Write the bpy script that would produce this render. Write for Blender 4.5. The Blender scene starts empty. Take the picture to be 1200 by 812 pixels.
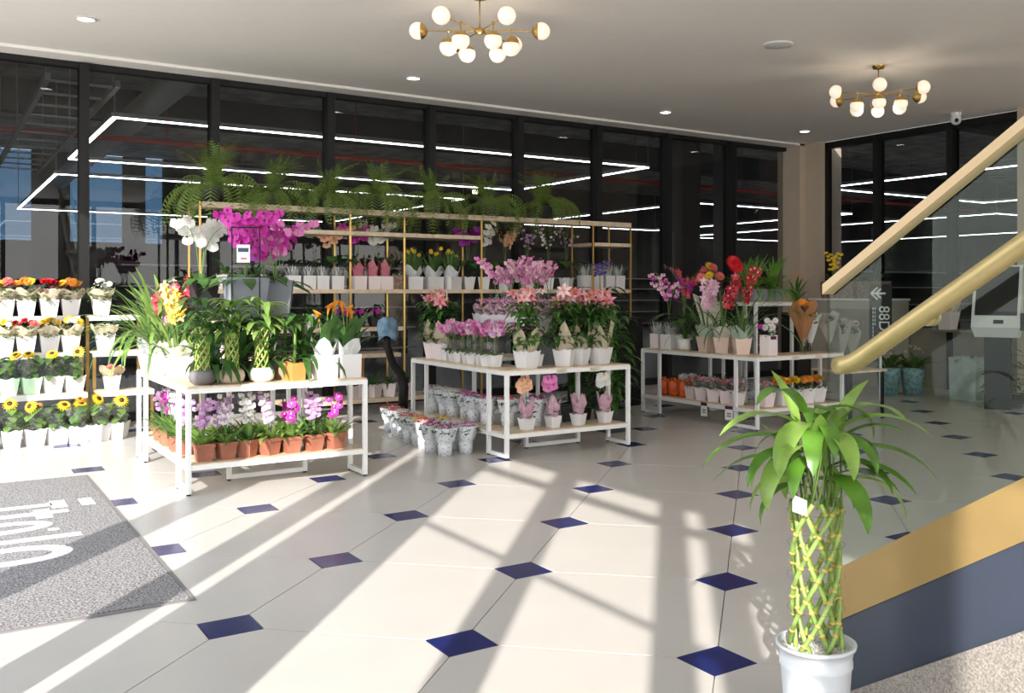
import bpy, math, random
from math import sin, cos, pi, radians, sqrt
from mathutils import Matrix, Vector
random.seed(7)
SC = bpy.context.scene
COL = SC.collection
# ------------------------------------------------------------------ camera
cam = bpy.data.cameras.new('camera'); co = bpy.data.objects.new('camera', cam); COL.objects.link(co)
cam.sensor_width = 36.0; cam.lens = 33.6; cam.shift_x = -0.0713; cam.shift_y = -0.0533
co.location = (0, 0, 1.4); co.rotation_euler = (radians(90), 0, radians(55.47 - 90))
cam.clip_end = 300
SC.camera = co
# ------------------------------------------------------------------ world, sun, exposure
SC.view_settings.view_transform = 'Standard'; SC.view_settings.look = 'None'
SC.view_settings.gamma = 1.0; SC.view_settings.use_curve_mapping = False
SC.view_settings.exposure = 0.38
W = bpy.data.worlds.new('world'); SC.world = W; W.use_nodes = True
wn = W.node_tree.nodes; wl = W.node_tree.links
bg = wn['Background']; bg.inputs[1].default_value = 3.3
tc = wn.new('ShaderNodeTexCoord'); sx = wn.new('ShaderNodeSeparateXYZ'); rp = wn.new('ShaderNodeValToRGB')
nz = wn.new('ShaderNodeTexNoise'); nz.inputs['Scale'].default_value = 2.2; nz.inputs['Detail'].default_value = 5
r2 = wn.new('ShaderNodeValToRGB'); mx = wn.new('ShaderNodeMix'); mx.data_type = 'RGBA'
wl.new(tc.outputs['Generated'], sx.inputs[0]); wl.new(sx.outputs['Z'], rp.inputs[0])
e = rp.color_ramp.elements; e[0].position = 0.0; e[0].color = (.97, .93, .87, 1); e[1].position = .7; e[1].color = (.50, .63, .82, 1)
wl.new(tc.outputs['Generated'], nz.inputs['Vector']); wl.new(nz.outputs['Fac'], r2.inputs[0])
r2.color_ramp.elements[0].position = .48; r2.color_ramp.elements[1].position = .65
wl.new(r2.outputs[0], mx.inputs['Factor']); wl.new(rp.outputs[0], mx.inputs['A']); mx.inputs['B'].default_value = (1, 1, 1, 1)
wl.new(mx.outputs['Result'], bg.inputs[0])
SUN_AZ, SUN_EL = 50.4, 28.0
sl = bpy.data.lights.new('sun', 'SUN'); sl.energy = 6.6; sl.angle = radians(.6); sl.color = (1, .95, .88)
so = bpy.data.objects.new('sun', sl); COL.objects.link(so)
so.rotation_euler = Vector((cos(radians(SUN_EL)) * cos(radians(SUN_AZ)), cos(radians(SUN_EL)) * sin(radians(SUN_AZ)), -sin(radians(SUN_EL)))).to_track_quat('-Z', 'Y').to_euler()
so.location = (-8, -9, 9)

# ------------------------------------------------------------------ materials
MATS = {}
def mat(name, col, rough=.5, metal=0., var=.0, scale=8., bump=0., trans=0., emit=0., col2=None, spec=.5, coat=0.):
    if name in MATS: return MATS[name]
    m = bpy.data.materials.new(name); m.use_nodes = True; n = m.node_tree.nodes; l = m.node_tree.links
    b = n['Principled BSDF']; out = n['Material Output']
    b.inputs['Roughness'].default_value = rough; b.inputs['Metallic'].default_value = metal
    b.inputs['Specular IOR Level'].default_value = spec; b.inputs['Coat Weight'].default_value = coat
    c = (*col, 1); b.inputs['Base Color'].default_value = c
    if var or col2 or bump:
        t = n.new('ShaderNodeTexCoord'); z = n.new('ShaderNodeTexNoise'); z.inputs['Scale'].default_value = scale; z.inputs['Detail'].default_value = 4
        l.new(t.outputs['Object'], z.inputs['Vector'])
    if var or col2:
        r = n.new('ShaderNodeValToRGB'); l.new(z.outputs['Fac'], r.inputs[0])
        r.color_ramp.elements[0].position = .35; r.color_ramp.elements[1].position = .65
        c2 = col2 or tuple(min(1, x * (1 + var)) for x in col)
        c1 = col if col2 else tuple(x * (1 - var) for x in col)
        r.color_ramp.elements[0].color = (*c1, 1); r.color_ramp.elements[1].color = (*c2, 1)
        l.new(r.outputs[0], b.inputs['Base Color'])
    if bump:
        bp = n.new('ShaderNodeBump'); bp.inputs['Strength'].default_value = bump; bp.inputs['Distance'].default_value = .01
        l.new(z.outputs['Fac'], bp.inputs['Height']); l.new(bp.outputs[0], b.inputs['Normal'])
    if emit:
        b.inputs['Emission Color'].default_value = c; b.inputs['Emission Strength'].default_value = emit
    if trans:
        tr = n.new('ShaderNodeBsdfTranslucent'); ms = n.new('ShaderNodeMixShader'); ms.inputs[0].default_value = trans
        tr.inputs[0].default_value = (*[min(1, x * 1.5) for x in col], 1)
        l.new(b.outputs[0], ms.inputs[1]); l.new(tr.outputs[0], ms.inputs[2]); l.new(ms.outputs[0], out.inputs[0])
    MATS[name] = m; return m
def glassmat(name, tint, rough=.0, ior=1.5, gl=1.0, bump=0, base=0.):
    m = bpy.data.materials.new(name); m.use_nodes = True; n = m.node_tree.nodes; l = m.node_tree.links
    n.remove(n['Principled BSDF']); out = n['Material Output']
    t = n.new('ShaderNodeBsdfTransparent'); t.inputs[0].default_value = (*tint, 1)
    g = n.new('ShaderNodeBsdfGlossy'); g.inputs['Roughness'].default_value = rough
    f = n.new('ShaderNodeFresnel'); f.inputs[0].default_value = ior
    ma = n.new('ShaderNodeMath'); ma.operation = 'MULTIPLY_ADD'; ma.inputs[1].default_value = gl; ma.inputs[2].default_value = base
    ms = n.new('ShaderNodeMixShader')
    ge = n.new('ShaderNodeNewGeometry'); inv = n.new('ShaderNodeMath'); inv.operation = 'SUBTRACT'; inv.inputs[0].default_value = 1.; l.new(ge.outputs['Backfacing'], inv.inputs[1])
    mu = n.new('ShaderNodeMath'); mu.operation = 'MULTIPLY'; l.new(ma.outputs[0], mu.inputs[0]); l.new(inv.outputs[0], mu.inputs[1])   # reflect at the entry face only
    l.new(f.outputs[0], ma.inputs[0]); l.new(mu.outputs[0], ms.inputs[0]); l.new(t.outputs[0], ms.inputs[1]); l.new(g.outputs[0], ms.inputs[2]); l.new(ms.outputs[0], out.inputs[0])
    if bump:
        z = n.new('ShaderNodeTexNoise'); z.inputs['Scale'].default_value = 45; tcn = n.new('ShaderNodeTexCoord'); l.new(tcn.outputs['Object'], z.inputs['Vector'])
        b = n.new('ShaderNodeBump'); b.inputs['Strength'].default_value = bump; b.inputs['Distance'].default_value = .02
        l.new(z.outputs['Fac'], b.inputs['Height']); l.new(b.outputs[0], g.inputs['Normal']); l.new(b.outputs[0], f.inputs['Normal'])
    MATS[name] = m; return m
M_tile = mat('floor_tile', (.53, .505, .47), .3, var=.02, scale=3)
M_blue = mat('blue_tile', (.010, .017, .11), .22, var=.15, scale=20)
M_grout = mat('grout', (.22, .21, .19), .8)
M_ceil = mat('ceiling_paint', (.90, .865, .82), .8, var=.01)
M_black = mat('black_aluminium', (.012, .012, .012), .45, spec=.25)
M_beige = mat('beige_wall', (.52, .43, .33), .7, var=.03, scale=4)
M_lowwall = mat('low_wall', (.25, .22, .18), .7, var=.04)
M_white = mat('white_steel', (.76, .77, .77), .35)
M_wood = mat('pale_wood', (.66, .53, .38), .5, var=.12, scale=14)
M_brass = mat('brass', (.55, .38, .13), .32, 1., var=.06, scale=30)
M_gold = mat('gold_stringer', (.35, .235, .09), .4, .3, var=.05, scale=6)
M_rail = mat('satin_gold_rail', (.48, .38, .17), .36, .45, var=.05, scale=20)
M_champ = mat('champagne_rail', (.62, .46, .27), .5, .15)
M_navy = mat('navy_panel', (.036, .046, .072), .4, var=.08, scale=3)
M_spec = mat('speckled_stone', (.19, .17, .15), .85, col2=(.38, .34, .30), scale=170, bump=.3)
M_glass = glassmat('tinted_glass', (.76, .77, .77), ior=1.5, gl=1.1)
M_bal = glassmat('balustrade_glass', (.86, .91, .88), ior=1.45, gl=.9)
M_cello = glassmat('cellophane', (.9, .91, .92), rough=.2, ior=1.4, gl=.8, bump=.5, base=.10)
M_globe = mat('milk_glass_globe', (1., .83, .66), .2, emit=.42)
M_down = mat('lamp_diffuser', (1, .95, .85), .4, emit=9.)
M_led = mat('led_strip', (.95, .97, 1.), .4, emit=12.)
M_duct = mat('hall_metal', (.60, .60, .58), .5, .4)
M_hallc = mat('hall_ceiling', (.62, .60, .56), .8, var=.3, scale=1.5)
M_hallf = mat('hall_floor', (.12, .12, .12), .4)
M_hallw = mat('hall_wall', (.11, .105, .10), .8, var=.2, scale=1)
M_red = mat('red_pipe', (.75, .10, .07), .5)
M_pw = mat('white_pot', (.74, .73, .74), .35, trans=.0)
M_pp = mat('blush_pot', (.80, .70, .71), .4)
M_ppk = mat('rose_beige_pot', (.72, .56, .47), .45)
M_pg = mat('mint_pot', (.60, .85, .62), .4)
M_pgrey = mat('grey_pot', (.24, .265, .31), .5, var=.06)
M_pblk = mat('charcoal_pot', (.03, .033, .036), .5)
M_bowlg = mat('slate_bowl', (.16, .15, .15), .6); M_bowlb = mat('sand_bowl', (.55, .44, .34), .6); M_bowlw = mat('white_bowl', (.82, .81, .77), .5)
M_terra = mat('terracotta', (.34, .125, .075), .7, var=.12, scale=12)
M_wick = mat('copper_pot', (.33, .22, .16), .5, col2=(.12, .07, .05), scale=40)
M_kraft = mat('kraft_paper', (.62, .47, .31), .75, var=.07, scale=18, trans=.25)
M_brown = mat('brown_paper', (.36, .17, .07), .7, var=.1, trans=.15)
M_tiss = mat('white_tissue', (.85, .88, .88), .6, trans=.35)
M_sage = mat('sage_tissue', (.45, .55, .45), .6, var=.12, trans=.25)
M_cream = mat('cream_tissue', (.75, .73, .62), .6, trans=.35)
M_greyp = mat('grey_paper', (.42, .40, .36), .7, trans=.2)
M_pinkw = mat('pink_film', (.55, .16, .22), .25, var=.2, scale=20, trans=.2)
M_lilw = mat('lilac_film', (.62, .40, .50), .2, var=.25, scale=30, trans=.3)
M_redw = mat('orange_film', (.75, .13, .03), .25, var=.35, scale=20, trans=.1)
M_teal = mat('teal_film', (.22, .36, .40), .25, var=.3, scale=25)
M_soil = mat('soil', (.06, .04, .03), .9, var=.4, scale=60)
M_grav = mat('gravel', (.62, .60, .56), .8, var=.25, scale=150, bump=.6)
M_leaf = mat('leaf_green', (.085, .175, .042), .4, var=.35, scale=9, trans=.3)
M_leafd = mat('leaf_dark', (.045, .125, .025), .38, var=.35, scale=9, trans=.2)
M_leafl = mat('leaf_light', (.20, .32, .075), .4, var=.3, scale=9, trans=.35)
M_leafy = mat('leaf_bright', (.15, .27, .055), .35, var=.3, scale=14, trans=.3)
M_fgleaf = mat('foreground_leaf', (.085, .20, .022), .28, var=.35, scale=11, trans=.22)
M_fgleaf2 = mat('foreground_leaf_pale', (.22, .36, .07), .28, var=.3, scale=11, trans=.25)
M_lilyl = mat('lily_leaf', (.06, .16, .03), .35, var=.4, scale=9, trans=.25)
M_kraftl = mat('pale_kraft', (.70, .60, .45), .75, var=.06, scale=18, trans=.3)
M_palm = mat('palm_green', (.12, .26, .04), .35, var=.35, scale=9, trans=.3)
M_fern = mat('fern_green', (.16, .24, .05), .5, var=.4, scale=6, trans=.3)
M_silver = mat('silver_foliage', (.55, .58, .56), .6, var=.2, scale=30)
M_cane = mat('bamboo_cane', (.24, .36, .08), .35, var=.35, scale=22)
M_node = mat('cane_node', (.55, .40, .10), .5)
M_stem = mat('stem', (.12, .22, .05), .5)
def fl(name, c, var=.25): return mat('petal_' + name, c, .55, var=var, scale=40, trans=.25)
F_mag = mat('petal_magenta', (.46, .008, .30), .5, col2=(.66, .05, .46), scale=24, trans=.2); F_purp = fl('purple', (.30, .02, .30)); F_pink = fl('pink', (.78, .26, .56)); F_lpink = fl('light_pink', (.82, .50, .62))
F_white = fl('white', (.80, .80, .76), .06); F_red = fl('red', (.62, .01, .02)); F_coral = fl('coral', (.80, .20, .18)); F_or = fl('orange', (.85, .30, .03)); F_yel = fl('yellow', (.92, .58, .03))
F_dred = fl('crimson', (.30, .01, .05)); F_lily = fl('lily', (.80, .27, .34), .35); F_lil = fl('lilac', (.55, .30, .55)); F_peach = fl('peach', (.85, .48, .30)); F_blue = fl('violet', (.12, .07, .30)); F_cream = fl('cream', (.85, .78, .55)); F_dis = fl('disc', (.07, .025, .01))
def floralmat():
    m = mat('floral_print_film', (.70, .73, .77), .3)
    n = m.node_tree.nodes; l = m.node_tree.links; b = n['Principled BSDF']
    t = n.new('ShaderNodeTexCoord'); v = n.new('ShaderNodeTexVoronoi'); v.inputs['Scale'].default_value = 52
    r = n.new('ShaderNodeValToRGB'); l.new(t.outputs['Object'], v.inputs['Vector']); l.new(v.outputs['Distance'], r.inputs[0]); l.new(r.outputs[0], b.inputs['Base Color'])
    r.color_ramp.elements[0].position = .26; r.color_ramp.elements[0].color = (.22, .27, .36, 1); r.color_ramp.elements[1].position = .36; r.color_ramp.elements[1].color = (.70, .73, .77, 1)
    return m
M_floral = floralmat()
def matmat():
    m = mat('doormat_loop', (.25, .24, .245), .9)
    n = m.node_tree.nodes; l = m.node_tree.links; b = n['Principled BSDF']
    t = n.new('ShaderNodeTexCoord'); z = n.new('ShaderNodeTexNoise'); z.inputs['Scale'].default_value = 95; z.inputs['Detail'].default_value = 3
    r = n.new('ShaderNodeValToRGB'); l.new(t.outputs['Object'], z.inputs['Vector']); l.new(z.outputs['Fac'], r.inputs[0]); l.new(r.outputs[0], b.inputs['Base Color'])
    r.color_ramp.elements[0].position = .42; r.color_ramp.elements[0].color = (.11, .105, .105, 1); r.color_ramp.elements[1].position = .58; r.color_ramp.elements[1].color = (.34, .325, .325, 1)
    bp = n.new('ShaderNodeBump'); bp.inputs['Strength'].default_value = .7; bp.inputs['Distance'].default_value = .01; l.new(z.outputs['Fac'], bp.inputs['Height']); l.new(bp.outputs[0], b.inputs['Normal'])
    return m
M_mat = matmat()

# ------------------------------------------------------------------ mesh helpers
class MB:
    def __init__(s): s.v = []; s.f = []; s.m = []
    def add(s, vf, M=None, mi=0):
        o = len(s.v)
        s.v += [tuple(M @ Vector(p)) for p in vf[0]] if M is not None else list(vf[0])
        for f in vf[1]: s.f.append(tuple(i + o for i in f)); s.m.append(mi)
        return s
    def mesh(s, name, mats, smooth=True):
        me = bpy.data.meshes.new(name); me.from_pydata(s.v, [], s.f)
        for m in (mats if isinstance(mats, (list, tuple)) else [mats]): me.materials.append(m)
        me.polygons.foreach_set('material_index', s.m)
        me.polygons.foreach_set('use_smooth', [smooth] * len(s.f)); me.update(); return me
def TR(x=0, y=0, z=0, rz=0, ry=0, s=1., rx=0):
    M = Matrix.Translation((x, y, z)) @ Matrix.Rotation(radians(rz), 4, 'Z') @ Matrix.Rotation(radians(ry), 4, 'Y')
    if rx: M = M @ Matrix.Rotation(radians(rx), 4, 'X')
    return M @ Matrix.Diagonal((s, s, s, 1)) if s != 1. else M
def box(x0, x1, y0, y1, z0, z1):
    v = [(x, y, z) for z in (z0, z1) for y in (y0, y1) for x in (x0, x1)]
    return v, [(0, 2, 3, 1), (4, 5, 7, 6), (0, 1, 5, 4), (2, 6, 7, 3), (0, 4, 6, 2), (1, 3, 7, 5)]
def lathe(prof, n=20, cap0=True, cap1=False):
    v = [(r * cos(2 * pi * i / n), r * sin(2 * pi * i / n), z) for r, z in prof for i in range(n)]
    f = [(j * n + i, j * n + (i + 1) % n, (j + 1) * n + (i + 1) % n, (j + 1) * n + i) for j in range(len(prof) - 1) for i in range(n)]
    if cap0: f.append(tuple(range(n - 1, -1, -1)))
    if cap1: f.append(tuple(range((len(prof) - 1) * n, len(prof) * n)))
    return v, f
def tube(pts, r, n=6, r1=None, cap=True):
    pts = [Vector(p) for p in pts]; v = []; f = []; N = len(pts)
    up = Vector((0, 0, 1))
    t0 = (pts[1] - pts[0]).normalized()
    a = t0.cross(up if abs(t0.z) < .9 else Vector((1, 0, 0))).normalized()
    for i, p in enumerate(pts):
        t = (pts[min(i + 1, N - 1)] - pts[max(i - 1, 0)]).normalized()
        a = (a - t * a.dot(t)).normalized(); b = t.cross(a)
        rr = r + ((r1 if r1 is not None else r) - r) * i / (N - 1)
        v += [tuple(p + (a * cos(2 * pi * k / n) + b * sin(2 * pi * k / n)) * rr) for k in range(n)]
    for j in range(N - 1):
        f += [(j * n + k, j * n + (k + 1) % n, (j + 1) * n + (k + 1) % n, (j + 1) * n + k) for k in range(n)]
    if cap: f += [tuple(range(n - 1, -1, -1)), tuple(range((N - 1) * n, N * n))]
    return v, f
def sphere(r, n=12, m=8):
    return lathe([(max(r * sin(pi * j / m), r * .02), -r * cos(pi * j / m)) for j in range(m + 1)], n, True, True)
def leaf(L, W, a0=60, a1=-20, n=5, prof='l', fold=.2, curl=0):
    x = z = 0; y = 0; v = []; f = []; yaw = 0
    for i in range(n + 1):
        s = i / n; a = radians(a0 + (a1 - a0) * s)
        if i: x += L / n * cos(a) * cos(yaw); y += L / n * cos(a) * sin(yaw); z += L / n * sin(a)
        yaw += radians(curl) / n
        w = {'l': max(.12, sin(pi * min(1, s * .85 + .13)) ** .8), 's': max(.05, min(1, (1 - s) * 3.)) * .5 + .5 * min(1, .5 + s), 'o': sin(pi * min(.97, .12 + s * .86)) ** .6}[prof]
        if i == n: w = .04
        w *= W / 2; up = fold * w
        nx, nz = -sin(a) * up, cos(a) * up
        v += [(x + nx, y + w, z + nz), (x, y, z), (x + nx, y - w, z + nz)]
    for i in range(n): f += [(3 * i, 3 * i + 3, 3 * i + 4, 3 * i + 1), (3 * i + 1, 3 * i + 4, 3 * i + 5, 3 * i + 2)]
    return v, f
def petals(mb, M, n, r, w, cup=20, mi=0, seg=2, prof='o', ph=0, cup1=None):
    for k in range(n): mb.add(leaf(r, w, cup, cup - 25 if cup1 is None else cup1, seg, prof, .1), M @ TR(rz=ph + 360 / n * k), mi)
def face(x, y, z, az, tilt, s=1.):   # +Z looks toward azimuth az, tilt from vertical
    return TR(x, y, z, az, tilt, s)
def link(name, me, parent=None, M=None):
    o = bpy.data.objects.new(name, me); COL.objects.link(o)
    if parent is not None: o.parent = parent
    if M is not None: o.matrix_local = M
    return o
def tag(o, label, cat, group=None):
    o['label'] = label; o['category'] = cat
    if group: o['group'] = group
    return o
def thing(name, label, cat, loc=(0, 0, 0), rz=0, group=None, s=1.):
    o = bpy.data.objects.new(name, None); COL.objects.link(o); o.location = loc; o.rotation_euler = (0, 0, radians(rz)); o.scale = (s, s, s); o.empty_display_size = .05
    return tag(o, label, cat, group)
def one(name, vf, m, parent=None, M=None, smooth=False):
    mb = MB()
    for q in (vf if isinstance(vf, list) else [vf]): mb.add(q)
    return link(name, mb.mesh(name, m, smooth), parent, M)
def struct(name, vf, m, parent=None):
    o = one(name, vf, m, parent)
    if parent is None: o['kind'] = 'structure'
    return o

# ================================================================== SETTING
ZC = 3.85
fl_o = struct('floor', box(-.5, 12.1, -6, 11.3, -.1, -.012), M_grout)
S = 1.01; D = .108
def prism(poly, z0, z1, b=.0012):
    n = len(poly); cx = sum(p[0] for p in poly) / n; cy = sum(p[1] for p in poly) / n
    sh = []
    for x, y in poly:
        d = sqrt((x - cx) ** 2 + (y - cy) ** 2); k = (d - b) / d; sh.append((cx + (x - cx) * k, cy + (y - cy) * k))
    v = [(x, y, z0) for x, y in poly] + [(x, y, z1 - b * .4) for x, y in poly] + [(x, y, z1) for x, y in sh]
    f = [(i, (i + 1) % n, n + (i + 1) % n, n + i) for i in range(n)] + [(n + i, n + (i + 1) % n, 2 * n + (i + 1) % n, 2 * n + i) for i in range(n)] + [tuple(range(2 * n, 3 * n))]
    return v, f
g = .0018; q = S / sqrt(2); G = g * 1.5
# large tile between four inserts, centred on its own middle (local axes: corners at +-q on X and Y)
def corner(a):  # insert square of half side D centred at tile corner, clip the tile with its inner edge
    ca, sa = cos(radians(a)), sin(radians(a)); c = q - D - g
    return [(c * ca + (D + 0) * sa, c * sa - (D + 0) * ca), (c * ca - D * sa, c * sa + D * ca)]
poly = []
for a in (0, 90, 180, 270): poly += corner(a)
poly = [(x * (1 - g), y * (1 - g)) for x, y in poly]
tile_me = MB().add(prism(poly, -.012, 0)).mesh('tile', M_tile, False)
ins_me = MB().add(prism([(D - g, -D + g), (D - g, D - g), (-D + g, D - g), (-D + g, -D + g)], -.012, 0)).mesh('tile_inset', M_blue, False)
ox, oy = 1.044, 4.139
for i in range(-22, 23):
    for j in range(-22, 23):
        x = ox + (i + j) * q; y = oy + (i - j) * q
        if -.5 < x < 12.0 and .5 < y < 11.2: link('tile_inset', ins_me, fl_o, TR(x, y, 0))
        xc, yc = x + q, y
        if -.4 < xc < 12.3 and .1 < yc < 11.6: link('tile', tile_me, fl_o, TR(xc, yc, 0))
link('tile_inset', ins_me, fl_o, TR(8.4, .4, 0))
struct('ceiling', [box(-.5, 12.1, -6, 11.0, ZC, ZC + .1), box(-.5, 12.1, 11.0, 11.4, ZC - .03, ZC + .1)], M_ceil)
# window wall (X = -0.5): sun comes through here
L = []
for y0, y1 in [(4.13, 4.5), (2.95, 3.22), (1.73, 2.73), (.46, .70), (-.74, -.56), (-1.15, -.97), (-1.95, -1.38), (-3.6, -3.4), (-6, -5.6), (8.7, 8.82), (11.2, 11.36)]:
    L.append(box(-.56, -.48, y0, y1, 0, ZC))
L += [box(-.56, -.5, -6, 2.0, 3.46, 3.54), box(-.53, -.51, -6, 1.74, 2.49, 2.53), box(-.56, -.5, -6, 11.3, 3.80, ZC)]
struct('wall_left', L, M_black)
struct('wall_behind', [box(x - .05, x + .05, -6.1, -6, 0, ZC) for x in (-.5, 1.6, 3.7, 5.8, 7.9, 10, 12.1)] + [box(-.5, 12.2, -6.1, -6, 3.7, ZC)], M_black)
# back glazed wall at Y = 11.3
MX = [1.36, 2.68, 4.02, 5.36, 6.68, 8.0, 9.3, 10.62]
L = [box(x - .045, x + .045, 11.24, 11.44, 0, 3.80) for x in MX] + [box(-.6, 11.9, 11.3, 11.42, 3.76, 3.84), box(-.6, 11.9, 11.3, 11.42, 0, .1)]
wb = struct('wall_back', L, M_black)
xs = [-.5] + MX + [11.9]
for a, b in zip(xs[:-1], xs[1:]):
    struct('pane', box(a + .045, b - .045, 11.36, 11.37, .1, 3.77), M_glass, wb)
cp = struct('trim_1', [box(11.88, 12.45, 11.0, 11.5, 0, ZC), box(12.0, 12.5, 10.66, 11.0, 0, ZC)], M_beige)
cp2 = struct('trim_2', [box(11.98, 12.4, 5.6, 7.22, 0, ZC), box(11.95, 12.0, 6.9, 7.22, 0, ZC)], M_beige)
MY = [9.62, 8.32]
L = [box(12.06, 12.22, y - .05, y + .05, 0, 3.80) for y in MY] + [box(12.1, 12.22, 7.2, 10.7, 3.74, 3.84), box(12.1, 12.2, 10.6, 10.68, 0, 3.8)]
wr = struct('wall_right', L, M_black)
ys = [10.66] + MY + [7.22]
for a, b in zip(ys[:-1], ys[1:]): struct('pane', box(12.15, 12.16, b + .05, a - .05, .87, 3.76), M_glass, wr)
struct('wall_low', box(12.07, 12.25, 7.2, 10.66, 0, .87), M_lowwall, wr)
struct('wall_right_near', box(12.1, 12.3, -6, 5.6, 0, ZC), M_beige)
# the dark shop hall beyond the glass
struct('floor_hall', [box(-3, 50, 11.45, 45, -.1, 0), box(12.6, 50, 2, 11.45, -.1, 0)], M_hallf)
struct('ceiling_hall', [box(-3, 50, 11.45, 45, 7.2, 7.3), box(12.45, 50, 2, 11.45, 7.2, 7.3)], M_hallc)
hw = [box(-3, 2.4, 45, 45.2, 0, 7.2), box(3.5, 4.9, 45, 45.2, 0, 7.2), box(6.9, 7.8, 45, 45.2, 0, 7.2), box(8.5, 50, 45, 45.2, 0, 7.2), box(2.4, 8.5, 45, 45.2, 0, 3.5), box(-3.2, -3, 11.45, 45, 0, 7.2),
      box(50, 50.2, 17, 45, 0, 7.2), box(50, 50.2, 2, 17, 0, .6), box(50, 50.2, 2, 17, 6.6, 7.2), box(12.6, 50, 1.8, 2, 0, 7.2), box(-3, 12.4, 11.45, 11.5, 3.84, 7.2), box(12.4, 12.5, 2, 11.45, 3.84, 7.2)]
wh = struct('wall_hall', hw, M_hallw)
M_bluegl = glassmat('blue_window_glass', (.16, .24, .32))
for a, b in ((2.4, 3.5), (4.9, 6.9), (7.8, 8.5)): struct('pane', box(a, b, 45.05, 45.07, 3.5, 7.2), M_bluegl, wh)
struct('pane', box(50.05, 50.07, 2, 17, .6, 6.6), M_bluegl, wh)
def loop(x0, x1, y0, y1, z, label):
    t = thing('linear_lamp', label, 'ceiling light', ((x0 + x1) / 2, (y0 + y1) / 2, z), 0, None)
    a, b = (x1 - x0) / 2, (y1 - y0) / 2; h = .06
    for nm, mm, w, z0, z1 in (('housing', M_duct, .05, .02, .10), ('diffuser', M_led, .035, 0, .02)):
        one(nm, [box(-a, a, -b - w, -b + w, z0, z1), box(-a, a, b - w, b + w, z0, z1), box(-a - w, -a + w, -b, b, z0, z1), box(a - w, a + w, -b, b, z0, z1)], mm, t)
    for sx_ in (-1, 1):
        for sy_ in (-1, 1): one('hanger', tube([(sx_ * a, sy_ * b, .1), (sx_ * a, sy_ * b, 7.2 - z)], .01, 4), M_duct, t)
loop(2.75, 14.85, 18.8, 25.3, 4.5, 'long rectangular white light loop behind left panes of back glazing')
loop(2.8, 14.8, 28.7, 41.5, 4.5, 'farther rectangular light loop low behind the ferns through back glass')
loop(22.1, 30.4, 11.0, 19.6, 4.5, 'rectangular light loop beyond the right glass wall')
loop(22.1, 30.4, 25.4, 37.9, 4.5, 'rectangular light loop seen beside the beige corner column')
loop(35, 47, 22, 41.5, 4.5, 'most distant light loop deep inside the dark hall')
loop(34, 46, 9, 19.5, 4.5, 'distant light loop far behind the right glass wall')
tag(one('pipe', [tube([(-2.9, 26, 5.2), (40, 26.3, 5.2)], .07, 8), *[tube([(x, 26, 5.2), (x, 26, 7.2)], .012, 4) for x in range(0, 40, 5)]], M_red), 'long red pipe crossing the hall behind the glass', 'pipe')
t = thing('cable_tray', 'grey ladder shaped cable tray under the hall ceiling at left', 'cable tray', (2.1, 24, 4.8))
one('side_rail', box(-.55, -.47, -6.5, 8, 0, .12), M_duct, t); one('side_rail', box(.47, .55, -6.5, 8, 0, .12), M_duct, t)
rung = MB().add(box(-.47, .47, -.03, .03, .03, .07)).mesh('rung', M_duct, False)
for k in range(12): link('rung', rung, t, TR(0, -6.2 + k * 1.2, 0))
for s_ in (-1, 1):
    for y_ in (-6, 0, 6): one('hanger', tube([(s_ * .5, y_, .1), (s_ * .5, y_, 2.4)], .012, 4), M_duct, t)
for (x, lab) in ((-1.2, 'grey round air duct at the far left of the hall ceiling'), (4.4, 'grey round air duct right of the cable tray')):
    tag(one('air_duct', tube([(x, 16, 5.9), (x, 44, 5.9)], .32, 12), M_duct, smooth=True), lab, 'duct')
for y, lab in ((17, 'dark crossing beam nearest the glass under the hall ceiling'), (30, 'dark crossing beam deeper in the hall')):
    tag(one('beam', box(-2.9, 49, y, y + .5, 6.3, 7.2), M_hallw), lab, 'beam')
for x, y, lab in ((13.2, 15.5, 'pale grey post in the hall behind the rack end'), (19.5, 21, 'brown grey column deep in the hall'), (31, 16, 'grey hall column beyond the right glass')):
    tag(one('hall_column', box(x - .25, x + .25, y - .25, y + .25, 0, 7.2), mat('hall_col', (.16, .14, .13), .7)), lab, 'column')
# shelving rows in the hall
for k, (x0, x1, y) in enumerate(((3, 9, 20), (16, 24, 16), (17, 26, 30), (24, 30, 7))):
    t = thing('shop_shelf', ['dark gondola shelf behind the fern rack glass', 'dark gondola shelf behind the corner column', 'dark gondola shelf deep in the hall', 'dark gondola shelf behind the right glass wall'][k], 'shelf', ((x0 + x1) / 2, y, 0))
    a = (x1 - x0) / 2
    one('back_panel', box(-a, a, .2, .24, 0, 2.0), M_hallw, t)
    for z in (.15, .6, 1.05, 1.5, 1.9): one('shelf_board', box(-a, a, -.25, .2, z, z + .03), M_duct, t)
# outside ground
tag(one('pavement', box(-60, -.6, -60, 60, -.15, -.05), mat('pavement', (.45, .43, .4), .9, var=.05)), 'pale pavement outside the entrance windows', 'pavement')
bpy.data.objects['pavement']['kind'] = 'structure'; del bpy.data.objects['pavement']['category']; del bpy.data.objects['pavement']['label']

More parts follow.
